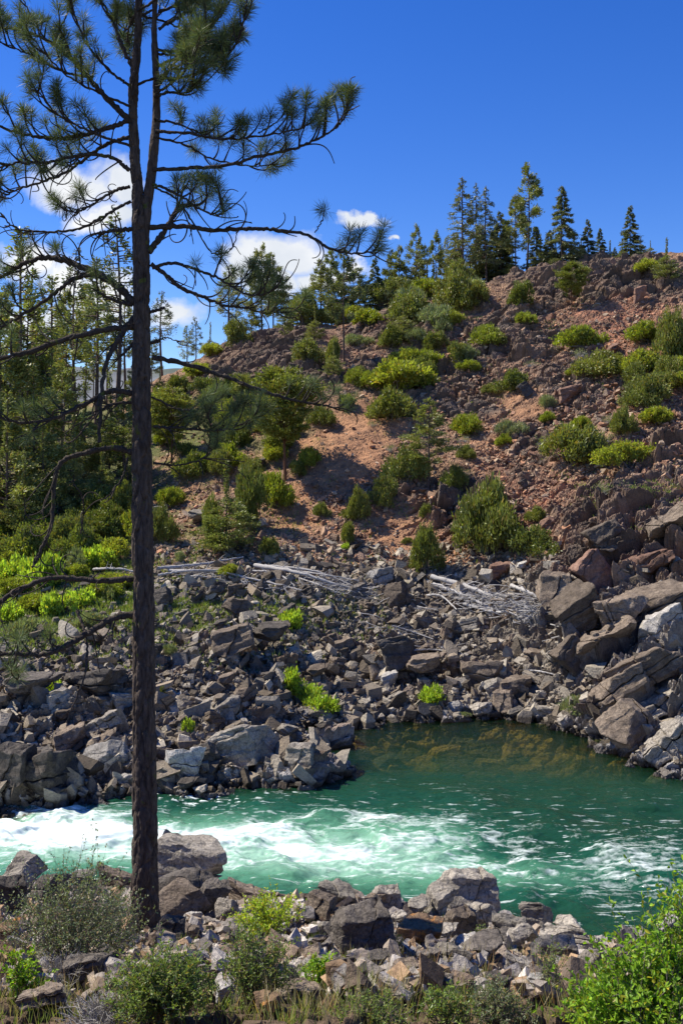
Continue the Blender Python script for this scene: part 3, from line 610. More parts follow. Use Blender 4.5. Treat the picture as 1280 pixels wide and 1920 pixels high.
for a in [  # far bank and waterside
 (725,1378,48,24,'rock_dark',1,'lone black rock standing in the shallow pool'),
 (688,1358,30,20,'rock_pale',0,'pale rock at the pool edge above the lone black rock'),
 (942,1322,40,46,'rock_brown',1,'round brown boulder standing at the head of the pool'),
 (968,1296,60,50,'rock_brown',3,'tan angular boulder behind the round brown one at the pool head'),
 (905,1332,44,26,'rock_grey',0,'grey rock left of the round brown boulder at the pool'),
 (1025,1334,42,22,'rock_grey',2,'flat grey rock on the waterline right of the pool head'),
 (855,1328,30,26,'rock_pale',1,'pale rounded rock on the pool shore beside a green plant'),
 (1062,1358,36,28,'rock_grey',3,'grey rock on the shore below the olive willow bush'),
 (1115,1372,40,24,'rock_pale',4,'pale flat rock at the foot of the right cliff'),
 (1175,1372,100,84,'rock_brown',1,'huge brown waterside boulder on the right shore'),
 (1250,1402,100,66,'rock_grey',4,'layered grey ledge rock at the right edge over the pool'),
 (1235,1448,56,22,'rock_pale',2,'pale wet rock in the water at the right shore'),
 (1160,1310,130,60,'rock_brown',2,'long tilted brown slab above the right shore'),
 (1230,1320,120,50,'rock_grey',4,'long grey tilted slab at the right edge above the ledge'),
 (1240,1175,90,60,'rock_pale',2,'pale green white streaked slab at the right edge of the cliff'),
 (1075,1230,80,80,'rock_brown',3,'tall tan wedge of rock on the right cliff foot'),
 (938,1072,44,38,'rock_red',3,'dark red block in rubble above the driftwood tangle'),
 (980,1066,24,20,'rock_pale',0,'pale block right of the dark red block above the driftwood'),
 (745,1122,46,60,'rock_brown',1,'tall grey brown boulder between the two driftwood piles'),
 (712,1082,56,40,'rock_pale',2,'pale green grey boulder right of the white log pile'),
 (870,1180,66,34,'rock_grey',2,'flat grey slab below the driftwood tangle'),
 (905,1262,80,50,'rock_brown',2,'broad rusty brown slab in rubble above the pool head'),
 (745,1235,80,70,'rock_dark',3,'steep dark wedge rock in the middle of the rubble bench'),
 (800,1265,80,56,'rock_brown',0,'large grey brown block right of the dark wedge'),
 (730,1278,34,30,'rock_pale',3,'pale cube shaped rock below the dark wedge'),
 (430,1205,90,56,'rock_brown',1,'big jointed brown boulder left of the lime shrub'),
 (510,1200,80,56,'rock_dark',0,'dark jointed boulder under the lime shrub'),
 (305,1125,36,40,'rock_dark',1,'dark rounded boulder right behind the pine trunk on the grassy bench'),
 (162,1104,34,26,'rock_dark',0,'dark boulder on grass left of the pine trunk'),
 (440,1110,28,26,'rock_brown',3,'blocky brown rock below the white logs'),
 (415,1335,80,44,'rock_grey',0,'pale topped grey boulder above the left shore'),
 (510,1400,60,30,'rock_grey',4,'grey slab on the waterside point'),
 (560,1425,60,50,'rock_grey',1,'cracked grey boulder at the tip of the waterside point'),
 (600,1446,40,26,'rock_dark',0,'dark wet rock ending the waterside point'),
 (455,1405,110,90,'rock_grey',3,'large cracked grey bedrock boulder at the left waterside'),
 (385,1420,50,50,'rock_dark',1,'dark rock left of the large cracked bedrock boulder'),
 (345,1440,70,60,'rock_pale',2,'white washed rock just right of the pine trunk'),
 (350,1478,40,26,'rock_dark',0,'dark wet rock in the water below the white washed rock'),
 (195,1425,90,60,'rock_pale',1,'smooth pale rock at the water edge left of the pine trunk'),
 (130,1400,60,60,'rock_brown',3,'brown block left of the smooth pale rock'),
 (75,1460,120,80,'rock_dark',2,'dark tilted slab dropping into the rapids at the left'),
 (20,1440,80,80,'rock_dark',1,'dark cliff block at the left frame edge over the rapids'),
 (175,1290,110,50,'rock_dark',2,'long dark ridge rock above the left shore'),
 (50,1300,110,60,'rock_dark',0,'dark rock mass at the left frame edge above the shore'),
 (190,1360,70,40,'rock_grey',4,'grey flat topped block in the dark left rubble'),
 (120,1345,50,36,'rock_brown',0,'brown flat topped block beside the lime plant'),
 (235,1470,36,24,'rock_pale',0,'small pale rock touching the water beside the pine trunk'),
 (205,1520,36,18,'rock_dark',1,'wet black rock in the rapids left of the pine trunk'),
 (1070,740,44,36,'rock_red',3,'brown red boulder standing on the hillside'),
 (985,735,30,34,'rock_dark',3,'dark block on the hillside left of the standing boulder'),
 (1200,552,24,40,'rock_red',3,'upright red block near the ridge top'),
 (1152,655,30,20,'rock_red',0,'red flat block on the scree below the ridge'),
 (480,872,34,26,'rock_dark',3,'dark boulder on the slope left of the lone pine'),
 (372,972,50,30,'rock_grey',0,'pale grey boulder left of the tall green shrub'),
 (1040,1110,70,80,'rock_brown',1,'reddish brown buttress rock beside the driftwood tangle'),
 (1215,1262,150,62,'rock_brown',12,'slanting brown slab across the right cliff above the ledges'),
 (1140,1205,120,62,'rock_brown',14,'grey brown slanting slab at the centre of the right cliff'),
 (1250,1135,120,64,'rock_brown',12,'slanting slab at the right edge under the pale streak'),
 (1165,1140,96,70,'rock_brown',14,'brown slanting slab high on the right cliff'),
 (1085,1150,90,90,'rock_brown',13,'steep brown block where the right cliff meets the rubble'),
 (1220,1060,100,70,'rock_red',12,'red brown fractured slab near the top of the right cliff'),
 (1262,990,90,64,'rock_brown',14,'brown fractured rock at the cliff top by the frame edge'),
 (1140,1010,84,60,'rock_brown',13,'brown jointed rock on the cliff top below the dry shrub'),
 (1115,1080,80,90,'rock_red',3,'tall red brown buttress rock on the right cliff')]:
    rock(a[0], a[1], a[2]*1.0, a[3]*.92, a[4], a[5]+5*(a[0] % 2), a[6], 'large rocks across the river', random.uniform(-.35, .35), -.5 if a[0] > 1050 and a[1] > 940 else random.uniform(-.35, .1), None, True)
# further rocks of the rubble, the largest as things of their own
def zone_words(px, py):
    if py > 1395 and px < 640: return 'at the far waterside left of the pool'
    if px > 1010 and py > 900: return 'on the right cliff'
    if py > 1280 and px >= 640: return 'along the pool shore'
    if py > 1230 and px < 420: return 'in the dark rubble of the left bank'
    if py > 1100 and px < 300: return 'on the green left bench'
    if py > 1180 and px < 700: return 'in the rubble around the lime plants'
    if py > 1180: return 'in the rubble below the driftwood tangle'
    if py > 1060: return 'in the rubble beside the driftwood logs'
    if py > 900: return 'in the talus foot above the driftwood'
    if px > 900: return 'on the red scree under the ridge'
    return 'on the upper slope of the hillside'
SIZEW = ['small', 'mid sized', 'large']; FORMW = ['angular', 'blocky', 'slabby', 'wedge shaped', 'flat']
k = 0
def chute(px, py): return min(((px-a)/b)**2+((py-c)/d)**2 for a, c, b, d in [(625,850,85,85),(690,800,75,45),(560,960,50,55),(750,985,80,50),(930,770,95,32)]) < 1
def cliff(px, py): return ((px-1190)/150)**2+((py-1090)/170)**2 < 1 or ((px-1240)/120)**2+((py-1300)/110)**2 < 1
while k < 170:
    px = random.uniform(-10, 1290); py = random.uniform(940, 1480) if random.random() < .8 else random.uniform(560, 940)
    if py > np.interp(px, [0, 200, 400, 600, 640, 900, 1060, 1280], [1480, 1465, 1460, 1430, 1335, 1325, 1345, 1430]): continue
    if py < 940 and (px < 440 or py < 560+max(0, (1000-px))*.12+40): continue
    if py < 1170 and px < 270 and random.random() < .7: continue
    if chute(px, py) or cliff(px, py): continue
    x, y, z = hit(px, py)
    if z < -.1 or any((x-a)**2+(y-b)**2 < (.8*c)**2 for a, b, c in ROCKS): continue
    s = (.20+.32*random.random()**1.8)*(1 if py > 1050 else .8); wp = 2*s*FPX/y
    m_ = random.choice(['rock_grey', 'rock_brown', 'rock_brown', 'rock_dark'] if py > 1050 else ['rock_red', 'rock_brown', 'rock_red', 'rock_dark'])
    if z < .5: m_ = random.choice(['rock_dark', 'rock_grey', 'rock_grey'])
    var = random.randrange(10); sw = SIZEW[int((s-.26)/.24) if s < .9 else 2] if s < .98 else 'large'
    rock(px, py, wp, wp*random.uniform(.4, .72), m_, var, '%s %s %s rock %s' % (SIZEW[min(2, int(s*4.5)-1)] if s > .28 else 'small', ROCKW[m_], FORMW[var % 5], zone_words(px, py)), 'rocks '+zone_words(px, py), random.uniform(-.9, .9), random.uniform(-.5, .3), None, True)
    k += 1
# loose stones past counting
DV = [poly_rock(300+i, [.45, .6, .28][i % 3], [4, 6, 3][i % 3]) for i in range(12)]
DV1 = DV
def rubble(name, n, sampler, size, cols, label, lod, mtn='ground'):
    XY = sampler(n); z = ground(XY[:, 0], XY[:, 1]); A = Acc(); S = DV if lod else DV1
    s = size(len(XY)); cs = np.array(cols, F32)
    for i in range(len(XY)):
        v, f = S[i % 12]; e = Matrix.Rotation(random.uniform(0, 6.28), 3, 'Z') @ Matrix.Rotation(random.gauss(0, .5), 3, 'X') @ Matrix.Rotation(random.gauss(-.15, .45), 3, 'Y')
        A.add(v*s[i]@np.array(e).T+np.array([XY[i, 0], XY[i, 1], z[i]+s[i]*.22]), f, cs[random.randrange(len(cs))]*random.uniform(.65, 1.35))
    o = obj(name, A.mesh(name, M[mtn]), kind='stuff'); tag(o, label, 'rubble'); return o
def samp_px(boxes, ymin=None):
    def fn(n):
        out = []
        B = np.array(boxes, float)[:, :4]; w_ = np.array([b[4] for b in boxes]); w_ = w_/w_.sum()
        # sample over the ground between the sight lines of each box
        for bi, cnt in enumerate((w_*n).astype(int)):
            x0, y0, x1, y1 = B[bi]
            u = rng.uniform(x0, x1, cnt); v = rng.uniform(y0, y1, cnt)
            for a, b in zip(u, v):
                if (chute(a, b) or cliff(a, b)) and random.random() < .8: continue
                if ((a-80)/210)**2+((b-1125)/75)**2 < 1 and random.random() < .6: continue
                out.append(hit(a, b, ymin)[:2])
        return np.array(out)
    return fn
def plaw(a, b, e=2.2):
    return lambda n: a*(1-rng.random(n)*(1-(a/b)**e))**(-1/e)
def not_water(fn):
    def g(n):
        P = fn(n); return P[ground(P[:, 0], P[:, 1]) > -.12]
    return g
rubble('bench_rubble', 25000, not_water(samp_px([(-20,1060,1290,1380,8), (-20,1380,640,1500,2.2), (640,1300,1290,1440,1.6), (260,1020,1050,1130,2)])), plaw(.06, .50, 2.5), [(.26,.225,.175),(.17,.142,.108),(.35,.31,.245),(.105,.085,.063),(.21,.17,.125)], 'loose grey and brown broken rock covering the bench across the river', True)
rubble('scree', 14000, not_water(samp_px([(560,760,1060,1060,4), (300,900,700,1060,1.5), (900,560,1290,900,4), (640,600,900,760,1), (300,700,500,900,.4)])), plaw(.055, .26, 2.5), [(.34,.22,.145),(.30,.17,.11),(.38,.285,.2),(.20,.135,.095),(.38,.20,.115)], 'loose rusty scree stones spread over the hillside', False)
def near_s(n):
    u = rng.uniform(-20, 1300, n); v = rng.uniform(0, 1, n)**.8; v = 1655+v*215
    return np.array([hit(a, b, 4.)[:2] for a, b in zip(u, v)])
rubble('bank_stones', 6500, not_water(near_s), plaw(.03, .15, 2.2), [(.33,.30,.27),(.24,.21,.18),(.36,.29,.22),(.2,.15,.11),(.42,.38,.34),(.30,.2,.12)], 'loose grey and tan stones on the near river bank', True)
# ---------------------------------------------------------------- vegetation
M['bark_pine'] = bark_mat('bark_pine', (.03, .023, .019), (.12, .092, .074), 9., .66)
M['bark_branch'] = bark_mat('bark_branch', (.03, .024, .02), (.085, .068, .055), 14., .62)
M['bark_far'] = bark_mat('bark_far', (.06, .045, .038), (.14, .10, .08), 5.)
M['bark_red'] = bark_mat('bark_red', (.07, .035, .02), (.17, .085, .05), 5.)
M['twig'] = bark_mat('twig', (.10, .085, .07), (.22, .19, .16), 12.)
M['needles'] = leaf_mat('needles', (.12, .155, .07), (.12, .155, .07), .2, .5, .15)
M['fir'] = leaf_mat('fir', (.12, .145, .055), (.17, .185, .075), .22)
M['pine_far'] = leaf_mat('pine_far', (.19, .22, .06), (.235, .245, .08), .25)
M['leaf_dark'] = leaf_mat('leaf_dark', (.145, .175, .036), (.20, .215, .048), .3)
M['leaf_bright'] = leaf_mat('leaf_bright', (.20, .24, .03), (.26, .285, .042), .42)
M['leaf_lime'] = leaf_mat('leaf_lime', (.27, .37, .04), (.30, .40, .05), .45)
M['leaf_olive'] = leaf_mat('leaf_olive', (.22, .26, .12), (.20, .23, .11), .3)
M['leaf_near'] = leaf_mat('leaf_near', (.24, .37, .035), (.24, .37, .035), .42, .45, .25)
M['leaf_small'] = leaf_mat('leaf_small', (.20, .26, .06), (.20, .26, .06), .35)
M['leaf_yellow'] = leaf_mat('leaf_yellow', (.42, .50, .05), (.42, .50, .05), .45)
M['grass'] = leaf_mat('grass', (.20, .26, .06), (.20, .26, .06), .35, .5)
M['grass_dry'] = leaf_mat('grass_dry', (.40, .34, .18), (.40, .34, .18), .3, .6)
M['deadwood'] = bark_mat('deadwood', (.27, .25, .23), (.46, .44, .41), 7.)
M['dead_twigs'] = bark_mat('dead_twigs', (.26, .24, .22), (.42, .40, .37), 7.)
def unit(n, r): 
    v = r.normal(size=(n, 3)); return v/np.linalg.norm(v, axis=1)[:, None]
def cards(A, C, D, ln, wd, r, lo=.7, hi=1.3, colour=(1, 1, 1), up=None):
    """one pointed leaf quad for each centre C along direction D"""
    n = len(C); D = D/(np.linalg.norm(D, axis=1)[:, None]+1e-9); R = unit(n, r) if up is None else up+.6*r.normal(size=(n, 3))
    S = np.cross(D, R); S /= np.linalg.norm(S, axis=1)[:, None]+1e-9
    l = (ln*r.uniform(.7, 1.3, n))[:, None]; w = (wd*r.uniform(.7, 1.3, n))[:, None]
    v = np.stack([C, C+D*l*.45+S*w*.5, C+D*l, C+D*l*.45-S*w*.5], 1).reshape(-1, 3)
    f = np.arange(4*n).reshape(n, 4); c = np.repeat(r.uniform(lo, hi, n)[:, None]*np.where(r.random((n, 1)) < .12, [[1.25, .85, .8]], [[1, 1, 1]]), 4, 0)*np.array(colour)
    A.add(v, f, c)
# --- shrubs: stems fan out of one foot, twigs at their ends carry the leaves
def shrub_me(name, seed, leafm, stemm, nst=26, ncl=210, per=44, leaf=(.085, .036), shape=(1., 1., .75), clump=.13, upright=.5, stemr=.02):
    r = np.random.default_rng(seed); St = Acc(); Lf = Acc()
    cl = []
    dm = [(np.array([math.cos(a)*b, math.sin(a)*b, r.uniform(.05, .55)*(1-b*.6)]), r.uniform(.24, .46)) for a, b in zip(r.uniform(0, 6.28, 9), r.uniform(.1, .66, 9))]
    while len(cl) < ncl:
        c_, q_ = dm[r.integers(9)]; d = unit(1, r)[0]; d[2] = abs(d[2])*1.1-.15
        p = (c_+d*q_*r.uniform(.45, 1.)**.5)*np.array(shape); p[2] = max(p[2], -.02)+.10; cl.append(p)
    cl = np.array(cl)
    for i in range(nst):
        e = cl[r.integers(len(cl))]*r.uniform(.7, .95); a = r.normal(size=3)*np.array([.08, .08, 0])
        P = smooth_poly([a+[0, 0, -.15], a*1.2+e*.35+[0, 0, .06], e*.7+r.normal(size=3)*.05, e], 7); v, f = tube(P, np.linspace(stemr, stemr*.25, 7), 4); St.add(v, f)
    for p in cl:
        t = r.uniform(.72, 1.28); tc_ = np.array([1, 1, 1])*t
        out = p/np.linalg.norm(p)*.7+np.array([0, 0, upright])+r.normal(size=3)*.25
        n = int(per*r.uniform(.6, 1.3)); C = p+r.normal(size=(n, 3))*clump*np.array([.55, .55, .4]); D = out+r.normal(size=(n, 3))*.65
        cards(Lf, C, D, leaf[0], leaf[1], r, .75, 1.25, tc_)
    return St.mesh(name+'_stem', M[stemm]), Lf.mesh(name+'_foliage', M[leafm])
SHR = {
 'dark': [shrub_me('shrub', 10+i, 'leaf_dark', 'twig', shape=(1, 1, .85), per=46, upright=.22) for i in range(3)],
 'bright': [shrub_me('shrub', 20+i, 'leaf_bright', 'twig', shape=(1.05, 1, .62), per=46, clump=.12, upright=.3) for i in range(3)],
 'lime': [shrub_me('shrub', 30+i, 'leaf_lime', 'twig', ncl=60, per=34, leaf=(.13, .09), clump=.2, shape=(1, .9, .7)) for i in range(2)],
 'olive': [shrub_me('shrub', 40+i, 'leaf_olive', 'twig', nst=60, ncl=120, per=28, leaf=(.12, .03), shape=(1, 1, .7), upright=.8) for i in range(2)],
 'bare': [shrub_me('shrub', 50+i, 'leaf_olive', 'dead_twigs', nst=90, ncl=90, per=5, leaf=(.08, .03), shape=(1, 1, .6), stemr=.013) for i in range(2)]}
def plant(name, label, cat, group, st, fo, loc, sc, rz):
    t = thing(name, label, cat, loc, group); t.rotation_euler.z = rz; t.scale = sc
    obj('stem', st, t); obj('foliage', fo, t); return t
def add_part(t, name, me):
    o = bpy.data.objects.new(name, me); link(o, t); return o
def shrub(px, py, wpx_, hpx, kind, label, group, var=None, y0=None):
    x, y, z = hit(px, py, y0); s = wpx_/FPX*y/2/.94; h_ = hpx/FPX*y/.74
    st, fo = SHR[kind][(int(px) if var is None else var) % len(SHR[kind])]
    t = thing('shrub', label, 'shrub', (x, y+s*.25, z-.03), group); t.scale = (s*(1+.22*math.sin(px*1.7)), s*(1-.22*math.sin(px*1.7)), h_); t.rotation_euler.z = (px*.7) % 6.28
    add_part(t, 'stem', st); add_part(t, 'foliage', fo); return t
KW = {'dark': 'dark green', 'bright': 'bright yellow green', 'lime': 'lime green', 'olive': 'pale olive', 'bare': 'grey half bare'}
SL = [(980,582,68,46,'dark','upper shrub on the ridge outcrop left of the small ridge pine'),
 (985,612,46,32,'bright','small shrub just under the upper outcrop shrub'),
 (912,652,82,50,'bright','wide shrub left of the brown mid hillside outcrop'),
 (965,738,70,40,'dark','low shrub on rocks below the brown mid hillside outcrop'),
 (1095,660,95,60,'bright','shrub below the small ridge pine'),
 (1122,710,115,52,'dark','broad dome shrub between the two scree slopes'),
 (1028,770,50,36,'olive','thin shrub left of the standing boulder on the hillside'),
 (1075,880,135,82,'dark','largest dark shrub on the right hillside'),
 (1180,880,118,62,'bright','vivid shrub hanging over the right cliff'),
 (1130,930,50,36,'bare','dry shrub at the cliff edge under the vivid shrub'),
 (1170,820,56,56,'dark','upright shrub above the vivid cliff shrub'),
 (1222,765,100,60,'dark','shrub beside the red scree near the right edge'),
 (1262,690,80,100,'dark','tall shrub at the right edge of the hillside'),
 (1235,795,80,40,'bright','low bright shrub under the right edge shrubs'),
 (1215,512,64,32,'bright','low shrub on the ridge left of the last ridge pine'),
 (755,735,150,72,'bright','largest bright shrub mass in the middle of the hillside'),
 (700,735,70,48,'bright','shrub on the left of the largest bright shrub mass'),
 (800,695,80,46,'bright','shrub behind the largest bright shrub mass'),
 (735,790,110,60,'dark','shaded shrub under the largest bright shrub mass'),
 (820,662,56,40,'dark','round shrub above the bright shrub mass'),
 (862,690,60,46,'dark','shrub right of the bright shrub mass'),
 (875,818,85,50,'bright','shrub right of the small slope pine'),
 (955,822,58,38,'olive','grey green shrub alone on the red scree'),
 (880,702,52,30,'bright','small shrub above the scree in the middle of the hillside'),
 (918,1045,138,140,'dark','biggest shrub on the talus above the driftwood tangle'),
 (995,1048,100,54,'dark','wide low shrub joined to the right of the biggest talus shrub'),
 (800,1080,70,84,'dark','upright shrub above the left end of the driftwood tangle'),
 (762,905,80,66,'dark','shrub at the foot of the small slope pine'),
 (722,955,60,58,'dark','shrub lower left of the small slope pine'),
 (672,978,50,62,'dark','narrow shrub climbing the middle of the talus'),
 (652,1020,44,40,'dark','small shrub at the lower end of the talus shrub line'),
 (648,1032,24,14,'lime','tiny bright plant at the end of the talus shrub line'),
 (852,920,54,46,'dark','shrub right of the small slope pine trunk'),
 (800,975,34,26,'dark','little shrub in orange soil of the talus gully'),
 (1005,980,48,30,'dark','small shrub in red rocks right of the biggest talus shrub'),
 (510,955,90,80,'bright','shrub at the foot of the lone dark pine'),
 (470,1000,80,110,'dark','shrub between the tall green tree and the lone dark pine'),
 (395,1040,60,100,'dark','shrub on the left foot of the tall green tree'),
 (502,1050,50,40,'dark','little shrub on rubble right of the tall green tree'),
 (432,1082,56,28,'bright','low shrub growing over the white fallen log'),
 (338,1058,30,28,'olive','small yellowish shrub right of the pine trunk above the logs'),
 (625,700,44,64,'dark','dark upright shrub left of the bare trunk pine on the hillside'),
 (665,725,46,40,'bright','shrub at the foot of the bare trunk pine'),
 (760,612,100,62,'dark','broad shrub under the ridge left of the tall firs'),
 (800,560,80,46,'bright','bright shrub under the ridge firs'),
 (690,612,90,40,'bright','bright low shrub on the shoulder of the hill'),
 (845,612,52,36,'bright','bright shrub in a hollow below the ridge firs'),
 (880,560,90,44,'olive','grey green shrub patch below the ridge firs'),
 (735,655,60,46,'dark','shaded shrub in rocks on the upper hillside'),
 (660,650,50,30,'olive','pale shrub left of upper hillside rocks'),
 (440,655,60,48,'dark','shrub left of the brown crag'),
 (395,668,70,30,'bright','bright shrub on the saddle left of the brown crag'),
 (370,712,90,40,'bright','bright shrub spreading below the saddle'),
 (385,745,80,36,'dark','shrub under the long low pine branch'),
 (545,1188,66,42,'lime','bright rounded shrub in the middle of the rubble bench'),
 (545,1308,50,52,'lime','left bush of the lime pair above the pool point'),
 (598,1342,72,44,'lime','right bush of the lime pair above the pool point'),
 (572,1318,56,40,'lime','bush filling the gap of the lime pair'),
 (810,1322,58,36,'lime','small plant on the pool shore'),
 (1078,1345,80,46,'olive','willow like bush at the right pool shore'),
 (98,1306,46,30,'lime','plant in dark rocks left of the pine trunk'),
 (350,1378,38,28,'lime','tiny plant right of the pine trunk above the white rocks'),
 (305,1320,24,30,'dark','thin plant touching the pine trunk outline above the shore'),
 (320,1235,36,30,'olive','thin pale plant right of the pine trunk on the bench'),
 (655,1446,30,16,'olive','sprig standing in water off the point'),
 (690,1398,34,14,'bare','reddish sprig in the shallow pool'),
 (870,1352,30,14,'olive','water grass tuft at the pool head'),
 (60,1050,110,60,'bright','bright shrub on the left flat near the frame edge'),
 (130,1040,90,70,'dark','dark shrub left of the pine trunk on the flat'),
 (210,1052,90,50,'bright','bright shrub against the pine trunk on the left flat'),
 (230,980,80,70,'dark','dark shrub behind the pine trunk at the forest edge'),
 (300,1020,60,70,'dark','shrub just right of the pine trunk at the talus edge'),
 (100,985,110,60,'dark','dark shrub under the left forest'),
 (20,1010,90,50,'dark','shrub at the left frame edge under the forest'),
 (175,1000,70,50,'bright','bright shrub between dark shrubs at the forest edge'),
 (320,950,60,44,'bright','bright shrub by the orange soil patch right of the trunk'),
 (360,900,80,50,'dark','dark shrub above the orange soil patch'),
 (420,880,90,56,'bright','bright shrub above the tall green tree'),
 (470,905,60,44,'dark','shrub near the dark boulder left of the lone pine'),
 (580,880,50,50,'bright','bright shrub right of the lone pine trunk'),
 (330,800,70,50,'dark','shrub right of the trunk on the green slope'),
 (420,790,80,50,'bright','bright shrub on the green slope under the crag'),
 (600,800,60,40,'dark','shrub behind the lone pine crown'),
 (650,770,50,36,'bright','bright shrub at the top of the orange talus'),
 (20,1120,80,40,'bright','low bright growth on the grassy bench at the left edge'),
 (90,1150,90,40,'bright','low bright growth in the middle of the grassy bench'),
 (40,1200,90,46,'olive','olive growth below the grassy bench at the left edge'),
 (170,1180,80,36,'olive','olive growth below the low dead branch'),
 (200,1100,70,30,'bright','small bright growth beside the dark boulder on grass')]
for px, py, w_, h_, kd, lb in SL: shrub(px, py, w_, h_, kd, KW[kd]+' '+lb if len((KW[kd]+' '+lb).split()) <= 16 else lb, 'shrubs across the river')
# thickets of lesser shrubs
for n_s, x0, x1, y0, y1, kinds, wh, lbl in [(18, 560, 880, 575, 720, ['dark','dark','bare','bright','olive'], (34, 80), 'shrub of the thicket below the ridge firs'),
    (10, 640, 900, 530, 600, ['dark','olive'], (40, 90), 'shrub along the shoulder of the ridge'),
    (24, 290, 560, 725, 900, ['dark','bright','dark'], (44, 84), 'shrub on the green slope right of the great trunk'),
    (30, -20, 262, 965, 1060, ['dark','bright','dark'], (50, 100), 'shrub along the foot of the left forest'),
    (16, -20, 250, 1060, 1200, ['bright','olive','lime'], (36, 80), 'growth on the green left bench'),
    (14, 900, 1290, 560, 860, ['dark','bright','bare'], (26, 60), 'small shrub scattered on the right hillside'),
    (10, 1180, 1290, 640, 800, ['dark','dark','bright'], (60, 100), 'shrub of the thicket at the right edge'),
    (12, 600, 900, 800, 1060, ['dark','bare'], (20, 40), 'small shrub scattered on the talus')]:
    for k in range(n_s):
        px = random.uniform(x0, x1); py = random.uniform(y0, y1); w_ = random.uniform(*wh); kd = random.choice(kinds)
        shrub(px, py, w_, w_*random.uniform(.5, .8), kd, KW[kd]+' '+lbl, lbl.replace('shrub', 'shrubs', 1))
# --- background conifers
def conifer(seed, style):
    """unit-height tree: returns trunk and crown meshes"""
    r = np.random.default_rng(seed); T_ = Acc(); Cn = Acc()
    P = dict(fir=dict(w=.20, c0=.06, nb=110, per=210, drop=-.25, l=.028, gap=.0), sparsefir=dict(w=.19, c0=.22, nb=96, per=80, drop=-.10, l=.021, gap=.15),
             pine=dict(w=.20, c0=.30, nb=64, per=170, drop=.22, l=.025, gap=.08), tallpine=dict(w=.15, c0=.35, nb=66, per=170, drop=.12, l=.025, gap=.3), dense=dict(w=.27, c0=.04, nb=120, per=170, drop=.15, l=.027, gap=.0),
             thin=dict(w=.10, c0=.40, nb=54, per=64, drop=.1, l=.02, gap=.3), broad=dict(w=.36, c0=.34, nb=90, per=300, drop=.30, l=.036, gap=.0))[style]
    bend = r.normal(size=2)*.012
    tp = np.array([[bend[0]*math.sin(3*t), bend[1]*math.sin(2.5*t), t-.03*(t == 0)] for t in np.linspace(0, 1, 9)])
    v, f = tube(tp, np.linspace((.018 if style == 'broad' else .028) if style in ('broad', 'dense0') else .0105, .002, 9), 7); T_.add(v, f)
    for i in range(P['nb']):
        t = P['c0']+(1-P['c0'])*((i+r.uniform(0, 1))/P['nb'])
        if r.random() < P['gap']*.6: continue
        q = (t-P['c0'])/(1-P['c0'])
        if style in ('fir', 'sparsefir'): env = (1-q)**.85+.04
        elif style == 'dense': env = math.sin(min(1, q*1.25+.28)*math.pi)**.7*(1-q*.35)+.04
        elif style == 'broad': env = math.sin((q*.86+.1)*math.pi)**.6
        else: env = min(1, (1-q)*1.35)**.8*min(1, .45+q*3)*.95+.05
        ln = P['w']*env*r.uniform(.55, 1.2); az = r.uniform(0, 2*math.pi); d = np.array([math.cos(az), math.sin(az), 0])
        z0 = np.array([bend[0]*math.sin(3*t), bend[1]*math.sin(2.5*t), t]); dr = P['drop']*(1 if style != 'pine' else r.uniform(.2, 1.4))
        e = z0+d*ln+np.array([0, 0, dr*ln*(1.1-q if style == 'fir' else 1)]); mid_ = (z0+e)/2+np.array([0, 0, .04*ln])
        v, f = tube(smooth_poly([z0, mid_, e], 4), [.004, .003, .002, .001], 3); T_.add(v, f)
        n = max(6, int(P['per']*env*r.uniform(.6, 1.3)+4)); s = r.uniform(.25 if style in ('fir', 'sparsefir') else .42, 1.05, n)**.8
        side = np.array([-d[1], d[0], 0]); C = z0+(e-z0)*s[:, None]+side*(r.normal(size=n)*ln*.22*s)[:, None]+np.array([0, 0, 1])*(r.normal(size=n)*(.006 if 'fir' in style else .014)+(-.012*s if 'fir' in style else .008))[:, None]
        D = d+r.normal(size=(n, 3))*.55+np.array([0, 0, -.35 if 'fir' in style else .55]); cards(Cn, C, D, P['l'], P['l']*.34, r, .72, 1.28, np.ones(3)*r.uniform(.75, 1.25))
    if style in ('fir', 'sparsefir', 'thin', 'tallpine'):
        C = np.array([0, 0, 1.])-np.array([0, 0, 1])*r.uniform(0, .1, 40)[:, None]; cards(Cn, C+np.array([bend[0]*.14, bend[1]*.6, 0]), r.normal(size=(40, 3)), P['l']*.6, P['l']*.3, r)
    return T_, Cn
CON = {}
for i, (st, lm, bm_) in enumerate([('fir','fir','bark_far'),('fir','fir','bark_far'),('sparsefir','fir','bark_far'),('sparsefir','fir','bark_far'),('pine','pine_far','bark_far'),('pine','pine_far','bark_far'),('pine','pine_far','bark_far'),('tallpine','pine_far','bark_far'),('tallpine','fir','bark_far'),('dense','pine_far','bark_far'),('dense','pine_far','bark_far'),('thin','pine_far','bark_far'),('thin','fir','bark_far'),('broad','leaf_dark','bark_red')]):
    a_, b_ = conifer(700+i, st); CON.setdefault(st, []).append((a_.mesh('conifer_trunk', M[bm_]), b_.mesh('conifer_crown', M[lm])))
NM = {'fir': 'fir_tree', 'sparsefir': 'fir_tree', 'pine': 'pine_tree', 'tallpine': 'pine_tree', 'dense': 'pine_tree', 'thin': 'pine_tree', 'broad': 'pine_tree'}
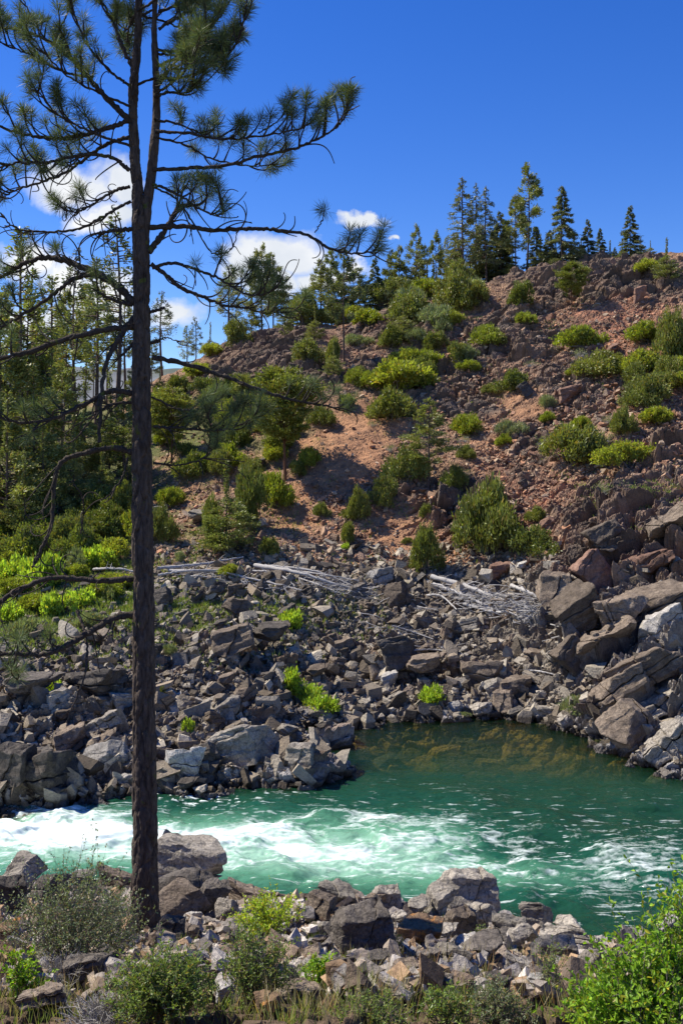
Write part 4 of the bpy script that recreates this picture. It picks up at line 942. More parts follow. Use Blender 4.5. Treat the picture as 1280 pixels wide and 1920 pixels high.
def tree(px, ptop, pbase, style, label, Y=None, group='trees across the river', wide=1., var=None):
    if Y is None: x, Y, z = hit(px, pbase)
    else: x = (px-640)/FPX*Y; z = gz(x, Y)
    top = CAMZ-(ptop-HOR)/FPX*Y; h_ = top-z+.15
    V_ = CON[style]; a_, b_ = V_[(int(px*7) if var is None else var) % len(V_)]
    t = thing(NM[style], label, 'tree', (x, Y, z-.12), group); t.scale = (h_*wide, h_*wide, h_); t.rotation_euler.z = (px*1.3) % 6.28
    add_part(t, 'trunk', a_); add_part(t, 'crown', b_); return t
TL = [(1004,425,90,'fir','small fir tucked right behind the tallest ridge pine',1.3),(1022,446,91,'dense','second bushy tree right of the tallest ridge pine',1.2),(1040,452,90,'dense','bushy tree at the left foot of the pointed fir',1.2),(1088,448,91,'dense','bushy tree left of the pair of small firs',1.2),(1142,452,90,'dense','bushy tree right of the pair of small firs',1.3),(1152,464,89,'fir','tiny fir left of the dense dark fir',1.6),(1218,452,89,'dense','last bushy tree on the right of the ridge',1.2),
 (856,440,92,'fir','fir half hidden left of the tall ridge group',1.3),(900,420,92,'fir','fir filling behind the thin second fir',1.3),(925,430,92,'fir','fir filling behind the dark third fir',1.3),(948,420,92,'fir','fir between the tall group and the full crowned pine',1.4),(785,470,92,'fir','fir behind the open ridge pine',1.3),(812,480,92,'dense','bushy tree behind the slim ridge pine',1.2),
 (868,333,88,'sparsefir','tall half bare fir at the left end of the ridge group',1.25),(890,344,90,'sparsefir','thin fir second in the tall ridge group',.8),(912,350,88,'sparsefir','dark fir third in the tall ridge group',1.1),
 (937,398,91,'fir','shorter dark fir filling the gap behind the tall ridge group',1.2),(966,368,88,'pine','full crowned pine left of the tallest ridge pine',1.0),(986,311,90,'tallpine','tallest ridge pine with a ragged bare top',1.0),
 (1052,349,86,'fir','pointed fir standing apart right of the tallest ridge pine',1.15),(1030,432,88,'fir','small fir on the left of the pointed fir',1.3),(1012,440,88,'dense','bushy pine between the tallest pine and the pointed fir',1.),(1075,450,88,'dense','low bushy tree on the right of the pointed fir',1.2),
 (1101,412,89,'fir','left one of the pair of small ridge firs',1.2),(1124,428,90,'fir','right one of the pair of small ridge firs',1.2),(1181,386,87,'fir','dense dark fir alone near the right end of the ridge',1.25),(1200,445,88,'dense','bushy little tree right of the dense dark fir',1.1),(1165,455,88,'dense','bushy little tree left of the dense dark fir',1.1),
 (778,424,89,'pine','open pine left of the ridge group against blue sky',.85),(820,434,90,'tallpine','slim pine between the open pine and the ridge group',.9),(838,446,91,'thin','thinnest pine just left of the tall ridge group',1.5),(848,470,88,'pine','leafy pine at the foot of the tall ridge group',1.1),
 (703,484,88,'fir','dark fir on the ridge left of a slim pair',1.2),(735,470,90,'tallpine','left pine of the slim pair',1.2),(746,462,89,'tallpine','right pine of the slim pair',1.1),(674,530,92,'fir','low fir on the skyline left of the dark fir',1.6),(722,520,91,'dense','rounded tree under the slim pair',.9),
 (600,488,88,'pine','left pine of the dense trio behind the long dead branch',1.2),(622,470,90,'pine','middle pine of the dense trio behind the long dead branch',1.2),(662,486,89,'pine','right pine of the dense trio behind the long dead branch',1.2),(640,540,87,'dense','low bushy tree under the dense trio',1.1),(585,560,86,'dense','low bushy tree left of the dense trio',.9),
 (492,462,92,'pine','tall pine in front of the large white cloud',1.15),(512,478,93,'pine','second pine close behind the one before the cloud',1.0),(470,540,92,'dense','bushy tree at the foot of the cloud pine',1.),(558,548,95,'fir','small fir right of the cloud pines',1.5),
 (430,498,90,'thin','thin ragged pine left of the cloud pines',1.8),(444,560,91,'thin','dead looking stem beside the thin ragged pine',1.2),(305,548,90,'thin','thin pine just right of the great trunk',1.6),(365,596,96,'thin','small pine against the far mountain',1.4),(395,606,94,'dense','round little pine against the far mountain',.8),(350,612,97,'thin','smallest pine against the far mountain',1.6),
 (905,470,90,'fir','low dark fir at the foot of the tall ridge group',1.8),(880,480,89,'dense','dark bushy tree at the foot of the tall ridge group',1.),(960,475,88,'dense','bushy tree under the full crowned ridge pine',1.),(800,490,90,'dense','rounded tree under the open ridge pine',1.),(760,505,90,'dense','rounded tree left of the open ridge pine foot',1.),(1125,470,91,'dense','low growth at the foot of the pair of small firs',1.3)]
for px, tp_, Y, st, lb, wd in TL: tree(px, tp_, 0, st, lb, Y, 'trees on the skyline ridge', wd)
for px, tp_, pb, st, lb, wd in [(645,470,682,'tallpine','pine with a long bare trunk on the middle hillside',1.0),(535,700,898,'broad','lone dark pine casting its shadow on the talus',.95),(803,752,920,'pine','small full pine on the slope above the talus gully',1.45),
 (1072,498,585,'broad','small pine standing below the ridge outcrop',.9),(1250,448,528,'dense','shrubby pine at the right end of the ridge',1.2),(322,735,872,'broad','small red trunk tree right of the great trunk',1.0),
 (422,868,1035,'dense','tall bushy green tree at the edge of the talus',1.25),(590,575,640,'dense','young pine standing on the brown crag',1.),(535,575,655,'pine','small pine growing out of the brown crag',1.2),(755,560,640,'dense','dark young tree in upper hillside rocks',1.2),(625,640,705,'dense','dark bushy tree beside the bare trunk pine',1.1)]:
    tree(px, tp_, pb, st, lb, None, 'trees on the hillside', wd)
LF = [(42,432,64,'thin',1.2),(62,540,66,'tallpine',.85),(8,560,58,'tallpine',1.),(100,520,72,'thin',1.3),(118,545,78,'tallpine',1.),(145,470,80,'thin',1.1),(180,485,76,'thin',1.3),(140,560,70,'thin',1.2),(160,540,88,'tallpine',.9),(215,406,74,'thin',1.25),(236,560,86,'thin',1.5),(200,600,82,'thin',1.3),
 (90,640,64,'tallpine',.9),(30,640,62,'dense',1.),(60,690,58,'dense',1.1),(120,700,60,'pine',1.2),(160,720,66,'dense',1.),(205,700,64,'dense',1.),(235,740,62,'pine',1.3),(15,740,55,'dense',1.1),(80,780,56,'dense',1.),(140,800,57,'dense',1.),(190,820,58,'dense',1.),(240,830,60,'dense',1.),
 (45,850,54,'dense',1.),(110,880,55,'dense',1.1),(300,690,78,'dense',1.),(340,700,82,'dense',1.),(285,640,84,'pine',1.1),(370,760,72,'dense',.9),(-20,560,66,'thin',1.2),(-30,700,58,'pine',1.1),(255,680,74,'pine',1.),(70,590,84,'fir',1.),(110,600,90,'fir',1.),(175,640,90,'pine',1.),(222,650,92,'thin',1.4),(20,610,80,'fir',1.1)]
LW = {'fir': 'dark pointed fir', 'thin': 'thin nearly bare pine', 'tallpine': 'slim open pine', 'pine': 'full green pine', 'dense': 'low bushy green tree'}
LP_ = ['with its top against the cloud', 'with its top against blue sky', 'beside the dead hanging branch', 'behind the lowest needle tufts', 'at the forest edge above the shrubs', 'deep in the shaded left forest']
for i, (px, tp_, Y, st, wd) in enumerate(LF):
    pos = 'beyond the left edge' if px < 0 else 'near the left frame edge' if px < 70 else 'midway between frame edge and great trunk' if px < 150 else 'just left of the great trunk' if px < 262 else 'right of the great trunk'
    top_ = 'rising above the skyline' if tp_ < 600 else 'with its top below the skyline' if tp_ < 720 else 'low at the forest edge'
    tree(px, tp_, 0, st, '%s %s, %s' % (LW[st], top_, pos), Y, 'trees of the left forest', wd)
# ---------------------------------------------------------------- driftwood
def log(pts, r0, r1, label, lift=.2, stubs=3, matn='deadwood', nm='driftwood_log', group='driftwood across the river', y0=None, n=26):
    Q_ = []
    for px, py in pts: x, y, z = hit(px, py, y0); Q_.append((x, y, z))
    Q_ = np.array(Q_); Y = Q_[:, 1].mean(); o_ = Q_[0].copy(); P = smooth_poly(Q_-o_, n); R_ = np.linspace(r0, r1, n)*Y/FPX*.8
    P[:, 2] += lift+R_+.35*np.sin(np.linspace(0, math.pi, n))*lift; P += rng.normal(size=P.shape)*R_[:, None]*.18
    A = Acc(); v, f = tube(P, R_*(1+.12*rng.normal(size=n)), 9); A.add(v, f, (1, 1, 1))
    for k in range(stubs):
        i = int(rng.integers(3, n-2)); d = rng.normal(size=3); d[2] = abs(d[2]); d /= np.linalg.norm(d); ln = rng.uniform(.15, .6)
        v, f = tube(smooth_poly([P[i], P[i]+d*ln*.5, P[i]+d*ln+rng.normal(size=3)*.08], 5), np.linspace(R_[i]*.45, R_[i]*.12, 5), 5); A.add(v, f)
    o = obj(nm, A.mesh(nm, M[matn], True)); o.location = o_; return tag(o, label, 'log', group)
for p in [([(294,1079),(380,1071),(456,1054)],4.5,2.2,'long white log rising to the low bright shrub right of the great trunk'),
 ([(316,1084),(400,1086),(470,1098),(566,1119)],4.5,1.8,'bent white log lying in front of the low bright shrub'),
 ([(332,1098),(370,1093),(422,1101)],2,1.2,'short crooked white branch in front of the bent white log'),
 ([(296,1090),(350,1084),(420,1080)],3,2,'grey log half hidden between the two white logs by the trunk'),
 ([(176,1079),(215,1080),(250,1082)],3,2.5,'white log tip showing left of the great trunk'),
 ([(478,1073),(560,1092),(630,1112),(692,1120)],5.5,2.2,'thickest white trunk of the fallen tree in the middle of the bench'),
 ([(496,1071),(590,1084),(662,1108)],3.2,1.5,'upper white limb of the fallen tree in the middle of the bench'),
 ([(474,1080),(520,1096),(552,1108)],2.6,1.2,'lower white limb of the fallen tree at its left end'),
 ([(540,1080),(612,1092),(672,1102)],2.6,1.2,'middle white limb of the fallen tree'),
 ([(560,1098),(600,1110),(640,1124)],2.4,1.,'white limb under the fallen tree trunk'),
 ([(808,1094),(880,1118),(958,1144)],7,3.5,'thickest grey log on top of the right driftwood tangle'),
 ([(812,1108),(880,1138),(932,1160)],4.5,2.5,'second grey log in front of the thickest one in the tangle'),
 ([(958,1112),(984,1122),(1008,1132)],5,3,'short grey log end at the right side of the tangle'),
 ([(800,1128),(826,1136),(856,1154)],3,1.6,'curved pale branch in front of the left end of the tangle'),
 ([(868,1146),(910,1158),(962,1164)],4,2.2,'grey log along the lower edge of the tangle'),
 ([(930,1128),(965,1140),(1000,1142)],3,1.5,'pale limb crossing the right half of the tangle'),
 ([(776,1230),(820,1234),(872,1238)],2,1.2,'thin straight pole lying on rubble above the pool'),
 ([(1062,1178),(1092,1180),(1122,1188)],2.2,1.2,'small white branch on the right cliff'),
 ([(1140,1116),(1142,1134),(1148,1146)],1.8,1.,'upright white forked twig on the right cliff'),
 ([(735,1192),(775,1200),(812,1214)],1.8,1.,'thin grey stick on rubble below the driftwood tangle'),
 ([(288,960),(300,961),(314,964)],2,1.6,'small white stick on the talus right of the great trunk'),
 ([(990,1270),(1020,1276),(1044,1278)],2,1.2,'thin stick above the pool head rocks')]: log(*p)
def tangle(name, boxes, n, label, lift):
    A = Acc()
    for k in range(n):
        x0, y0, x1, y1 = boxes[k % len(boxes)]; px = random.uniform(x0, x1); py = y0+(px-x0)/(x1-x0)*(y1-y0)+random.uniform(-13, 13); x, y, z = hit(px, py)
        a = random.gauss(-.2, .7); ln = random.uniform(.3, 1.3); d = np.array([math.cos(a), math.sin(a)*.5, random.gauss(0, .28)])*ln; c = np.array([x, y, z+random.uniform(.05, lift)])
        P = smooth_poly([c-d/2, c+rng.normal(size=3)*.08, c+d/2, c+d*.72+rng.normal(size=3)*.12], 7); r = random.uniform(.008, .028)
        v, f = tube(P, np.linspace(r, r*.35, 7), 4); A.add(v, f, np.ones(3)*random.uniform(.6, 1.2))
    o = obj(name, A.mesh(name, M['deadwood']), kind='stuff'); tag(o, label, 'driftwood')
tangle('driftwood_twigs', [(815,1110,1000,1150), (850,1135,1000,1165), (900,1140,1010,1180)], 420, 'tangled grey twigs of the right driftwood pile', .55)
tangle('fallen_twigs', [(560,1090,690,1118), (600,1098,690,1122), (330,1082,560,1110)], 230, 'fine white twigs of the fallen tree on the bench', .3)
tangle('drift_litter', [(640,1100,830,1160), (700,1180,860,1230), (960,1150,1080,1200)], 90, 'grey sticks littered over rubble between the driftwood piles', .15)
# ---------------------------------------------------------------- the great pine
PY_ = 13.0
def P3(px, py, dy=0.): Y = PY_; return np.array([(px-640)/FPX*Y, Y+dy, CAMZ-(py-HOR)/FPX*Y])
PXM = PY_/FPX
base_pt = P3(272, 1745); base_pt[2] = gz(base_pt[0], PY_)
pine = thing('pine_tree', 'tall dark pine with forked trunk and long needle tufts standing on the near bank', 'tree', tuple(base_pt))
def trunk_mesh(pts, rad, n, k, amp, name, sd):
    P = smooth_poly(pts, n); rr = smooth_poly([[a, 0, 0] for a in rad], n)[:, 0]
    v, f = tube(P, 1., k); v = v.reshape(n, k, 3); c = P[:, None, :]; d = v-c
    th = np.arange(k)/k; s = np.r_[0, np.cumsum(np.linalg.norm(np.diff(P, axis=0), axis=1))]
    TH, S = np.meshgrid(th*2*math.pi, s)
    r_ = rr[:, None]*np.ones((1, k)); u1 = np.cos(TH)*r_*11; u2 = np.sin(TH)*r_*11
    a_ = TH*r_*8+.8*(fbm(S*3, TH*2, 3, sd)-.5); 
    f1, f2, ci, cj, *_x = cell(a_*1.15+sd, S*2.7+.3*np.sin(TH), sd); pl = np.clip((f2-f1)/.3, 0, 1)
    dsp = amp*(pl**.6-.6)+amp*.9*(hsh(ci, cj, sd)-.5)+amp*.8*(fbm(a_*4, S*22, 3, sd+3)-.5)
    v = c+d*(r_+dsp)[..., None]
    return mesh_np(name, v.reshape(-1, 3)-base_pt, f, None, True, M['bark_pine'])
def trunk_part(name, pts, rad, n, k, amp, sd, par): return obj(name, trunk_mesh(pts, rad, n, k, amp, name, sd), par)
tr_ = trunk_part('trunk', [P3(274, 1790), P3(273, 1745), P3(272, 1640), P3(271, 1400), P3(269, 1100), P3(266, 900), P3(266, 700), P3(265, 560), P3(263, 440), P3(256, 340), P3(252, 260), P3(250, 190), P3(256, 100), P3(261, 0), P3(266, -110), P3(262, -230)],
    np.array([44, 29, 23, 20.5, 18.5, 17, 15.5, 14.5, 14, 9, 8, 7.5, 6.3, 5.6, 4.5, 1.5])*PXM, 1500, 96, .024, 5, pine)
trunk_part('leader', [P3(267, 440, .02), P3(274, 390, .03), P3(282, 330, .05), P3(288, 270, .05), P3(291, 200, .1), P3(292, 120), P3(289, 50), P3(294, -60), P3(296, -170)], np.array([12, 10, 9, 8.5, 6.7, 5.8, 5, 4, 1.5])*PXM, 600, 40, .009, 9, pine)
R2 = np.random.default_rng(3)
def tuft(A, c, d, n=84, ln=.162, droop=0.):
    d = d/np.linalg.norm(d); seg_ = R2.uniform(-.05, .035, n)[:, None]; C = c+d*seg_
    D = d*.62+unit(n, R2)+np.array([0, 0, -droop]); cards(A, C, D, ln, .0058, R2, .7, 1.35)
def curl(c, d, ln, k, n=14, up=0.):
    P = [np.array(c, float)]; d = d/np.linalg.norm(d); ax = unit(1, R2)[0]; ax = ax*np.array([.35, 1, .35]); ax /= np.linalg.norm(ax)
    for i in range(n):
        a = k/n*(.4+1.2*i/n); d = d*math.cos(a)+np.cross(ax, d)*math.sin(a)+np.array([0, 0, up/n]); d /= np.linalg.norm(d); P.append(P[-1]+d*ln/n)
    return np.array(P)
def branch(pts, r0, r1, tipdy=0., tw=8, ts=.35, tufts=True, tl=(25, 60), dead=0, k=9, nn=96, dy0=0.):
    """pts in photo pixels from the trunk outwards, r in pixels"""
    n = len(pts)*9; L_ = [P3(p[0], p[1], dy0+tipdy*(i/(len(pts)-1))**1.2) for i, p in enumerate(pts)]
    P = smooth_poly(L_, n); P[3:] += R2.normal(size=(n-3, 3))*.006; R_ = np.linspace(r0*.86, r1*.86, n)*PXM
    B = Acc(); Nd = Acc(); v, f = tube(P-base_pt, R_*(1+.10*R2.normal(size=n)), k); B.add(v, f)
    T_ = np.gradient(P, axis=0); T_ /= np.linalg.norm(T_, axis=1)[:, None]
    def twig(i, ln, live):
        d = T_[i]*.75+unit(1, R2)[0]*.75+np.array([0, 0, .35 if live else -.1])
        Q_ = curl(P[i], d, ln*PXM, R2.uniform(-1, 1)*(.7 if live else 4.6), 10 if live else 16, 1.1 if live else 0.)
        rr = max(.9, min(r1+.8, 2.2))*PXM*(1 if live else .75); v, f = tube(Q_-base_pt, np.linspace(rr, rr*.5, len(Q_)), 5); B.add(v, f)
        if live:
            tuft(Nd, Q_[-1]-base_pt, Q_[-1]-Q_[-2], nn)
            if ln > 38 and R2.random() < .75: tuft(Nd, Q_[-4]-base_pt, Q_[-3]-Q_[-5], int(nn*.6))
            if ln > 48:
                e = curl(Q_[-5], (Q_[-4]-Q_[-6])+unit(1, R2)[0]*.05, ln*.5*PXM, R2.uniform(-1, 1), 8, 1.); v, f = tube(e-base_pt, np.linspace(rr*.8, rr*.5, len(e)), 5); B.add(v, f); tuft(Nd, e[-1]-base_pt, e[-1]-e[-2], nn)
    tw = int(tw*1.3)
    for q in range(tw): twig(int(n*(ts+(1-ts)*(q+R2.random())/tw*.97)), R2.uniform(*tl), tufts)
    dead = int(dead*1.8)
    for q in range(dead): twig(int(n*R2.uniform(.12, .95)), R2.uniform(35, 100), False)
    if tufts: tuft(Nd, P[-1]-base_pt, T_[-1], nn); tuft(Nd, P[-3]-base_pt, T_[-1], nn//2)
    b = obj('branch', B.mesh('branch', M['bark_branch'], True), pine)
    if Nd.v: obj('needles', Nd.mesh('needles', M['needles']), b)
    return b
Z1 = 700/1280
def z1(L_): return [(a*Z1, b*Z1) for a, b in L_]
# right side
branch(z1([(525,582),(640,575),(760,565),(880,530),(1000,500),(1090,460),(1150,420),(1188,370),(1198,330)]), 4.5, 1.4, .3, 11, .42, dead=3)
branch(z1([(880,440),(930,410),(965,370),(970,330)]), 1.8, 1.2, .1, 2, .5, dy0=.2)
branch(z1([(535,450),(640,462),(760,490),(880,492),(1010,480),(1070,465)]), 3.6, 1.2, -.5, 11, .3, dead=2)
branch(z1([(530,470),(620,480),(720,520),(850,525),(940,500)]), 3., 1.1, .8, 9, .35, dead=2)
branch(z1([(515,780),(640,775),(740,788),(850,780),(950,785),(1050,800),(1130,845),(1200,860),(1270,855),(1290,845)]), 6, 1.3, .2, 7, .62, dead=7, tl=(25, 50))
branch([(590,436),(600,420),(606,405),(607,392)], 1.4, 1.1, .05, 0)
branch(z1([(525,640),(600,680),(660,760),(720,860),(780,860),(810,800),(775,770)]), 2.5, .9, .1, 0, .5, False, dead=3)
branch(z1([(510,865),(550,810),(590,740),(610,700),(650,690)]), 7.5, 4, .2, 4, .5, dead=6)
branch(z1([(525,630),(580,655),(640,690),(700,735),(760,755),(790,745)]), 3.4, 1.2, -.4, 6, .3, dead=3)
branch(z1([(518,905),(560,935),(620,985),(700,1015),(760,1040),(830,1045),(900,1060),(985,1055)]), 5.5, 1.2, .4, 8, .4, dead=6)
branch(z1([(530,915),(600,905),(680,930),(760,965),(830,1010),(900,1025),(960,1000)]), 4, 1.2, -.4, 8, .35, dead=4)
branch([(285,670),(340,680),(420,705),(500,735),(560,750),(610,758),(650,768)], 6, 1.6, .6, 8, .55, nn=60, dead=4, tl=(20, 45))
branch([(288,800),(340,803),(395,808),(440,806),(485,788)], 3.4, 1.1, -.8, 11, .2, nn=90, dead=3)
branch([(288,868),(330,872),(380,862),(410,838)], 2.6, 1., -.3, 3, .6, dead=4)
branch([(285,745),(330,765),(380,770),(430,760)], 2.6, 1., 1.0, 5, .4, dead=3)
branch([(290,640),(310,632),(336,640)], 2, .8, .2, 0, .5, False, dead=2)
branch([(280,585),(296,582),(309,577)], 4, 2.5, 0, 0, .5, False)
branch([(280,642),(292,641),(300,639)], 4, 2.5, 0, 0, .5, False)
# upper right
for L_ in [[(535,170),(600,175),(680,130),(740,75),(785,5),(800,-40)],[(530,272),(640,268),(720,240),(790,200),(830,150),(850,70)],[(540,300),(600,200),(660,150),(700,110),(760,110)],[(545,100),(600,60),(650,20),(700,-30)],[(530,330),(590,330),(640,350),(690,340)],[(532,230),(620,200),(700,210),(760,230)],[(545,40),(620,-10),(690,-60)]]:
    branch(z1(L_), 3.6, 1.2, R2.uniform(-1.1, 1.1), 9, .3, dead=1)
# left side
branch(z1([(455,420),(380,350),(300,260),(230,180),(150,120),(60,80),(-40,60)]), 7, 1.8, .3, 12, .3)
branch(z1([(190,160),(195,120),(225,60),(235,0),(240,-40)]), 2.2, 1.1, 0, 4, .3)
branch(z1([(130,85),(90,20),(80,-40)]), 1.8, 1., 0, 2, .4)
branch(z1([(310,265),(240,260),(160,230),(90,205),(10,185)]), 3, 1.1, -.5, 9, .2)
branch(z1([(455,230),(430,180),(400,110),(370,40),(330,-30)]), 5, 2, .2, 6, .3)
branch(z1([(455,300),(400,270),(330,200),(290,100),(270,0)]), 3.4, 1.2, -.8, 9, .25)
branch(z1([(450,410),(380,440),(300,470),(200,490),(100,480),(0,450),(-60,430)]), 6, 1.6, -.4, 13, .2, dead=4)
branch(z1([(450,470),(380,480),(320,500),(220,560),(120,590),(0,615),(-60,640)]), 5, 1.6, .7, 13, .25, dead=5)
branch(z1([(445,585),(400,550),(330,540),(260,555),(180,580),(90,590),(20,620)]), 5, 1.5, -.5, 10, .3, dead=7)
branch(z1([(445,640),(380,655),(300,700),(240,715),(180,690)]), 4, 1., .3, 4, .3, dead=9)
branch(z1([(450,690),(380,730),(280,785),(160,800),(70,790),(25,750),(8,715)]), 3.6, 1., -.2, 0, .3, False, dead=13)
branch(z1([(455,785),(400,790),(335,800)]), 5, 3, 0, 0, .3, False, dead=6)
branch(z1([(462,1040),(400,980),(330,935),(260,905),(180,878),(100,880),(30,910),(-60,960)]), 9, 4, .3, 7, .45, dead=8, tl=(30, 60))
branch(z1([(330,930),(250,945),(180,985),(90,1040),(0,1085),(-60,1110)]), 5.5, 2.5, .5, 4, .5, dead=5, dy0=.1)
branch(z1([(455,1045),(400,1035),(330,1000)]), 5, 2.5, -.2, 2, .4, dead=3)
branch([(250,612),(200,620),(130,640),(60,668),(0,680),(-50,690)], 7.5, 4, -.6, 3, .5, dead=9, nn=60)
branch([(252,595),(228,635),(208,680),(203,740),(203,830)], 6.5, 3.5, -.5, 0, .5, False, dead=4)
branch([(250,738),(212,735),(165,765),(120,790),(70,795),(20,770)], 6, 2, -1.2, 7, .45, dead=5, tl=(25,50), nn=110)
branch([(250,755),(210,760),(180,790),(165,815)], 3.5, 1.4, -.4, 0, .4, False, dead=5)
branch([(252,850),(215,840),(160,850),(124,866),(114,900),(112,975),(98,1020),(84,1056)], 6.5, 3, -.5, 0, .5, False, dead=6)
branch([(152,1000),(160,960),(162,930),(150,905)], 2, 1.2, -.3, 0, .4, False, dead=2)
branch([(240,858),(232,895),(205,935)], 2.6, 1.6, -.2, 0, .4, False, dead=1)
branch([(252,1085),(190,1088),(110,1080),(50,1100),(0,1132),(-50,1160)], 6.5, 5, -.5, 0, .4, False, dead=9)
branch([(252,1153),(220,1155),(175,1180),(140,1200),(100,1212),(40,1205),(-20,1215)], 8, 3.5, -.9, 6, .5, dead=7, tl=(25,50), nn=70)
branch([(145,1145),(165,1180),(178,1225),(176,1265),(160,1320)], 3.5, 1.5, -.9, 0, .4, False, dead=1)
branch([(-30,1270),(40,1235),(90,1225)], 5, 2, -1.2, 4, .3, dead=4, nn=60)
branch([(252,640),(235,660),(225,668)], 4, 2.5, 0, 0, .5, False, dead=2)
# limbs of the crown that come towards and go away from the eye
for i in range(13):
    py = R2.uniform(-150, 300); px = 255 if i % 2 else 291; sgn = R2.choice([-1, 1]); ln = R2.uniform(60, 190)*(1 if py > -20 else .7); dyt = R2.uniform(.6, 1.9)*R2.choice([-1, 1])
    branch([(px, py), (px+sgn*ln*.4, py-ln*.05-5), (px+sgn*ln*.75, py-ln*.2), (px+sgn*ln, py-ln*.45)], 3, 1.2, dyt, 8, .25, dead=1)
# ---------------------------------------------------------------- near plants
def leaves2(A, C, D, ln, wd, r, lo=.75, hi=1.25, colour=(1, 1, 1)):
    n = len(C); D = D/(np.linalg.norm(D, axis=1)[:, None]+1e-9); R = unit(n, r)+np.array([0, 0, 1.]); S = np.cross(D, R); S /= np.linalg.norm(S, axis=1)[:, None]+1e-9; U_ = np.cross(S, D)
    l = (ln*r.uniform(.6, 1.25, n))[:, None]; w_ = (wd*r.uniform(.7, 1.2, n))[:, None]/2
    b = C; t = C+D*l-U_*l*.06; v = np.stack([b, C+D*l*.35+S*w_*.85+U_*w_*.35, C+D*l*.72+S*w_+U_*w_*.3, t, C+D*l*.72-S*w_+U_*w_*.3, C+D*l*.35-S*w_*.85+U_*w_*.35], 1).reshape(-1, 3)
    i = np.arange(n)*6; f = np.concatenate([np.stack([i, i+1, i+2, i+3], 1), np.stack([i, i+3, i+4, i+5], 1)]); A.add(v, f, np.repeat(r.uniform(lo, hi, n)[:, None]*np.where(r.random((n, 1)) < .14, [[1.3, .8, .8]], [[1, 1, 1]])*np.where(r.random((n, 1)) < .3, [[.7, .85, 1.]], [[1, 1, 1]]), 6, 0)*np.array(colour))
def near_bush(px, py, wpx_, hpx, leafm, stemm, label, nst, side, leaf, nl, seed, y0=4., spread=.55, nm='shrub', lean=0., bare=.25):
    """stems rise from one foot, fork, and carry leaves along their outer length; py is the foot"""
    r = np.random.default_rng(seed); x, y, z = hit(px, py, y0); W_ = wpx_/FPX*y/2; H_ = hpx/FPX*y; St = Acc(); Lf = Acc()
    for i in range(nst):
        a = r.uniform(0, 6.28); q = r.uniform(0, 1)**.6; tip = np.array([math.cos(a)*q*W_+lean*H_, math.sin(a)*q*W_*.8, H_*(1-.55*q**2)*r.uniform(.65, 1.05)])
        f0 = np.array([math.cos(a), math.sin(a), 0])*W_*.18*r.random(); P = smooth_poly([f0-[0, 0, .05], f0+tip*np.array([.25, .25, .4])+r.normal(size=3)*.02, tip*np.array([.7, .7, .75])+r.normal(size=3)*.03, tip], 9)
        rr = r.uniform(.0025, .005); v, f = tube(P, np.linspace(rr, rr*.3, 9), 4); St.add(v, f)
        ends = [P]
        for k in range(side):
            j = int(r.integers(2, 8)); d = unit(1, r)[0]*.8+(P[-1]-P[j])/np.linalg.norm(P[-1]-P[j])*.7+np.array([0, 0, .4]); ln = H_*r.uniform(.12, .32)
            e = smooth_poly([P[j], P[j]+d*ln*.5+r.normal(size=3)*.01, P[j]+d*ln], 5); v, f = tube(e, np.linspace(rr*.5, rr*.2, 5), 3); St.add(v, f); ends.append(e)
        for e in ends:
            s = bare+(1-bare)*r.random(nl); ii = s*(len(e)-1); i0 = np.minimum(ii.astype(int), len(e)-2); C = e[i0]+(e[i0+1]-e[i0])*(ii-i0)[:, None]
            D = (e[-1]-e[0])/(np.linalg.norm(e[-1]-e[0])+1e-6)*.5+unit(nl, r)*.9+np.array([0, 0, .25]); leaves2(Lf, C, D, leaf[0], leaf[1], r, .7, 1.3, np.ones(3)*r.uniform(.8, 1.2))
    t = thing(nm, label, 'shrub', (x, y, z), 'shrubs on the near bank'); obj('stem', St.mesh('stem', M[stemm]), t)
    if nl: obj('foliage', Lf.mesh('foliage', M[leafm]), t)
    return t
near_bush(130, 1830, 290, 205, 'leaf_olive', 'twig', 'large grey green bush with fine twigs left of the great pine', 120, 7, (.026, .013), 9, 1)
near_bush(205, 1800, 130, 130, 'leaf_olive', 'twig', 'smaller grey green bush touching the foot of the great pine', 50, 6, (.024, .012), 9, 2)
near_bush(300, 1925, 230, 120, 'leaf_small', 'twig', 'fresh green bush at the bottom between the pine foot and the frame', 110, 6, (.030, .010), 10, 3)
near_bush(505, 1760, 140, 78, 'leaf_yellow', 'twig', 'yellow green bush lit by the sun in front of the near boulders', 60, 6, (.032, .019), 9, 4)
near_bush(480, 1890, 170, 140, 'leaf_small', 'twig', 'darker leggy bush in front of the yellow green bush', 80, 6, (.024, .011), 7, 5)
near_bush(597, 1862, 66, 72, 'leaf_near', 'twig', 'small green sapling left of the black boulder', 24, 4, (.032, .018), 8, 6)
near_bush(690, 1940, 190, 70, 'leaf_small', 'twig', 'low soft bush at the bottom centre', 60, 4, (.02, .008), 7, 7)
near_bush(840, 1930, 130, 80, 'leaf_small', 'twig', 'thin leggy bush at the bottom right of centre', 34, 5, (.022, .011), 7, 8)
near_bush(930, 1945, 150, 80, 'leaf_olive', 'twig', 'pale soft bush left of the bright leafy bush at the bottom', 60, 5, (.02, .008), 7, 9)
near_bush(40, 1880, 100, 90, 'leaf_near', 'twig', 'broad leaved green plant at the bottom left corner', 26, 4, (.035, .02), 7, 10)
near_bush(200, 1945, 210, 70, 'leaf_small', 'dead_twigs', 'heap of bare grey twigs at the bottom left', 150, 5, (.01, .01), 0, 11)
near_bush(110, 1855, 150, 70, 'leaf_small', 'dead_twigs', 'bare grey twigs under the large grey green bush', 60, 4, (.01, .01), 0, 12)
near_bush(355, 1655, 36, 26, 'leaf_small', 'twig', 'little green tuft on the slab of the flat topped boulder', 16, 2, (.03, .008), 6, 13)
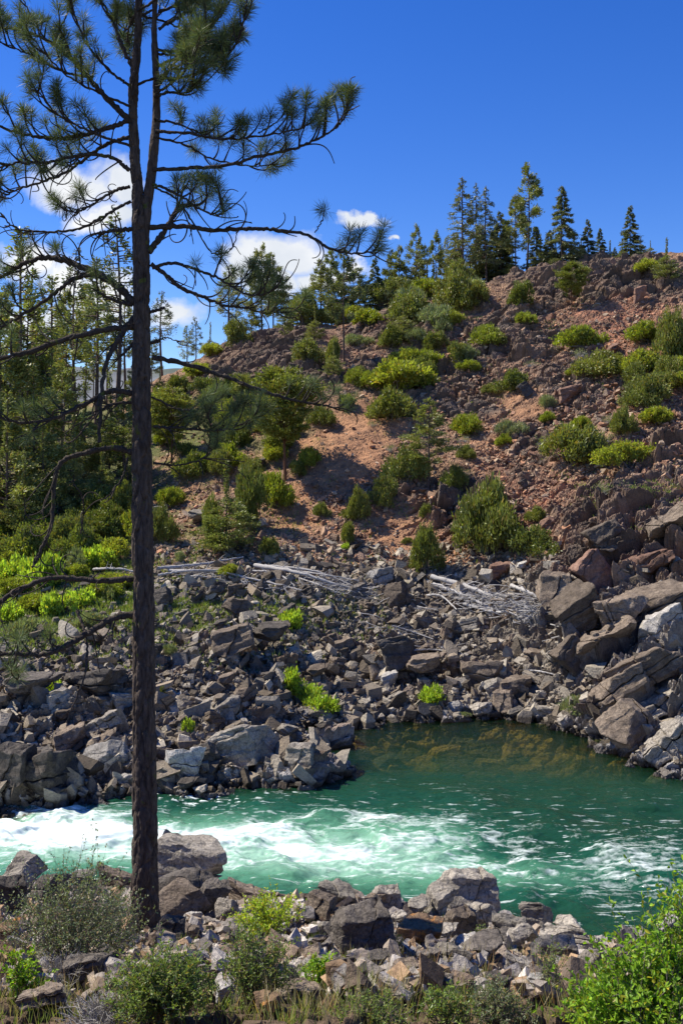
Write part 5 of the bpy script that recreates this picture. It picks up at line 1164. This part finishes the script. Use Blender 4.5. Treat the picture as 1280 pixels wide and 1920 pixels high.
near_bush(783, 1650, 22, 30, 'leaf_olive', 'twig', 'dry sprig on the tip of the long pointed slab', 10, 2, (.03, .008), 5, 14)
near_bush(900, 1768, 52, 30, 'leaf_small', 'twig', 'small green tuft between boulders above the white quartz rock', 26, 3, (.022, .008), 7, 15)
near_bush(740, 1790, 30, 40, 'leaf_small', 'twig', 'green grassy tuft left of the orange stained boulder', 22, 1, (.05, .006), 6, 16)
near_bush(1035, 1875, 60, 90, 'leaf_small', 'twig', 'leggy weed left of the bright leafy bush', 16, 4, (.022, .009), 6, 17)
for a in [(1235, 2010, 350, 225, 'low front mass of the bright leafy bush at the bottom right corner', 170, 31, 0), (1300, 1985, 190, 300, 'tallest part of the bright leafy bush against the river at the right edge', 60, 32, -.08), (1130, 1960, 130, 120, 'small left outlier of the bright leafy bush', 34, 33, 0)]:
    near_bush(a[0], a[1], a[2], a[3], 'leaf_near', 'twig', a[4], a[5], 7, (.036, .0175), 8, a[6], 3., lean=a[7])
# ---------------------------------------------------------------- grass
def grass(name, XY, ln, wd, matn, label, bend=.35):
    r = np.random.default_rng(len(name)); z = ground(XY[:, 0], XY[:, 1]); C = np.c_[XY, z-.01]; n = len(C); D = np.array([0, 0, 1.])+r.normal(size=(n, 3))*bend; A = Acc()
    cards(A, C, D, ln, wd, r, .65, 1.3); o = obj(name, A.mesh(name, M[matn]), kind='stuff'); tag(o, label, 'grass')
def clumps(n, per, sd, pxs, pys, y0, ok=None):
    out = []
    while len(out) < n*per:
        px = random.uniform(*pxs); py = random.uniform(*pys); x, y, z = hit(px, py, y0)
        if z < .1 or (ok and not ok(px, py)): continue
        out += [(x+random.gauss(0, sd), y+random.gauss(0, sd)) for _ in range(per)]
    return np.array(out)
grass('grass', clumps(190, 22, .09, (-30, 1300), (1830, 1925), 3.), .12, .006, 'grass', 'green grass growing over the near bank')
grass('dry_grass', clumps(260, 10, .10, (-30, 1200), (1790, 1925), 3.), .24, .004, 'grass_dry', 'dry straw coloured grass stalks on the near bank', .3)
grass('boulder_grass', clumps(46, 30, .04, (300, 1080), (1690, 1800), 8.), .13, .006, 'grass', 'green grass tufts between the near boulders')
gok = lambda px, py: 1.4*math.exp(-((px-60)/210)**2-((py-1135)/75)**2)+.5*math.exp(-((px-400)/230)**2-((py-1140)/35)**2)+.05 > random.random()
grass('bench_grass', clumps(1300, 28, .26, (-20, 760), (1050, 1260), 27., gok), .24, .028, 'grass', 'bright green grass over the bench across the river', .5)
hok = lambda px, py: True
grass('slope_grass', np.vstack([clumps(240, 22, .3, (-20, 560), (760, 1060), 27.), clumps(120, 18, .25, (560, 1280), (560, 1000), 27.), clumps(60, 20, .2, (1080, 1280), (905, 950), 27.)]), .22, .03, 'grass', 'thin grass on the hillside and forest floor', .5)
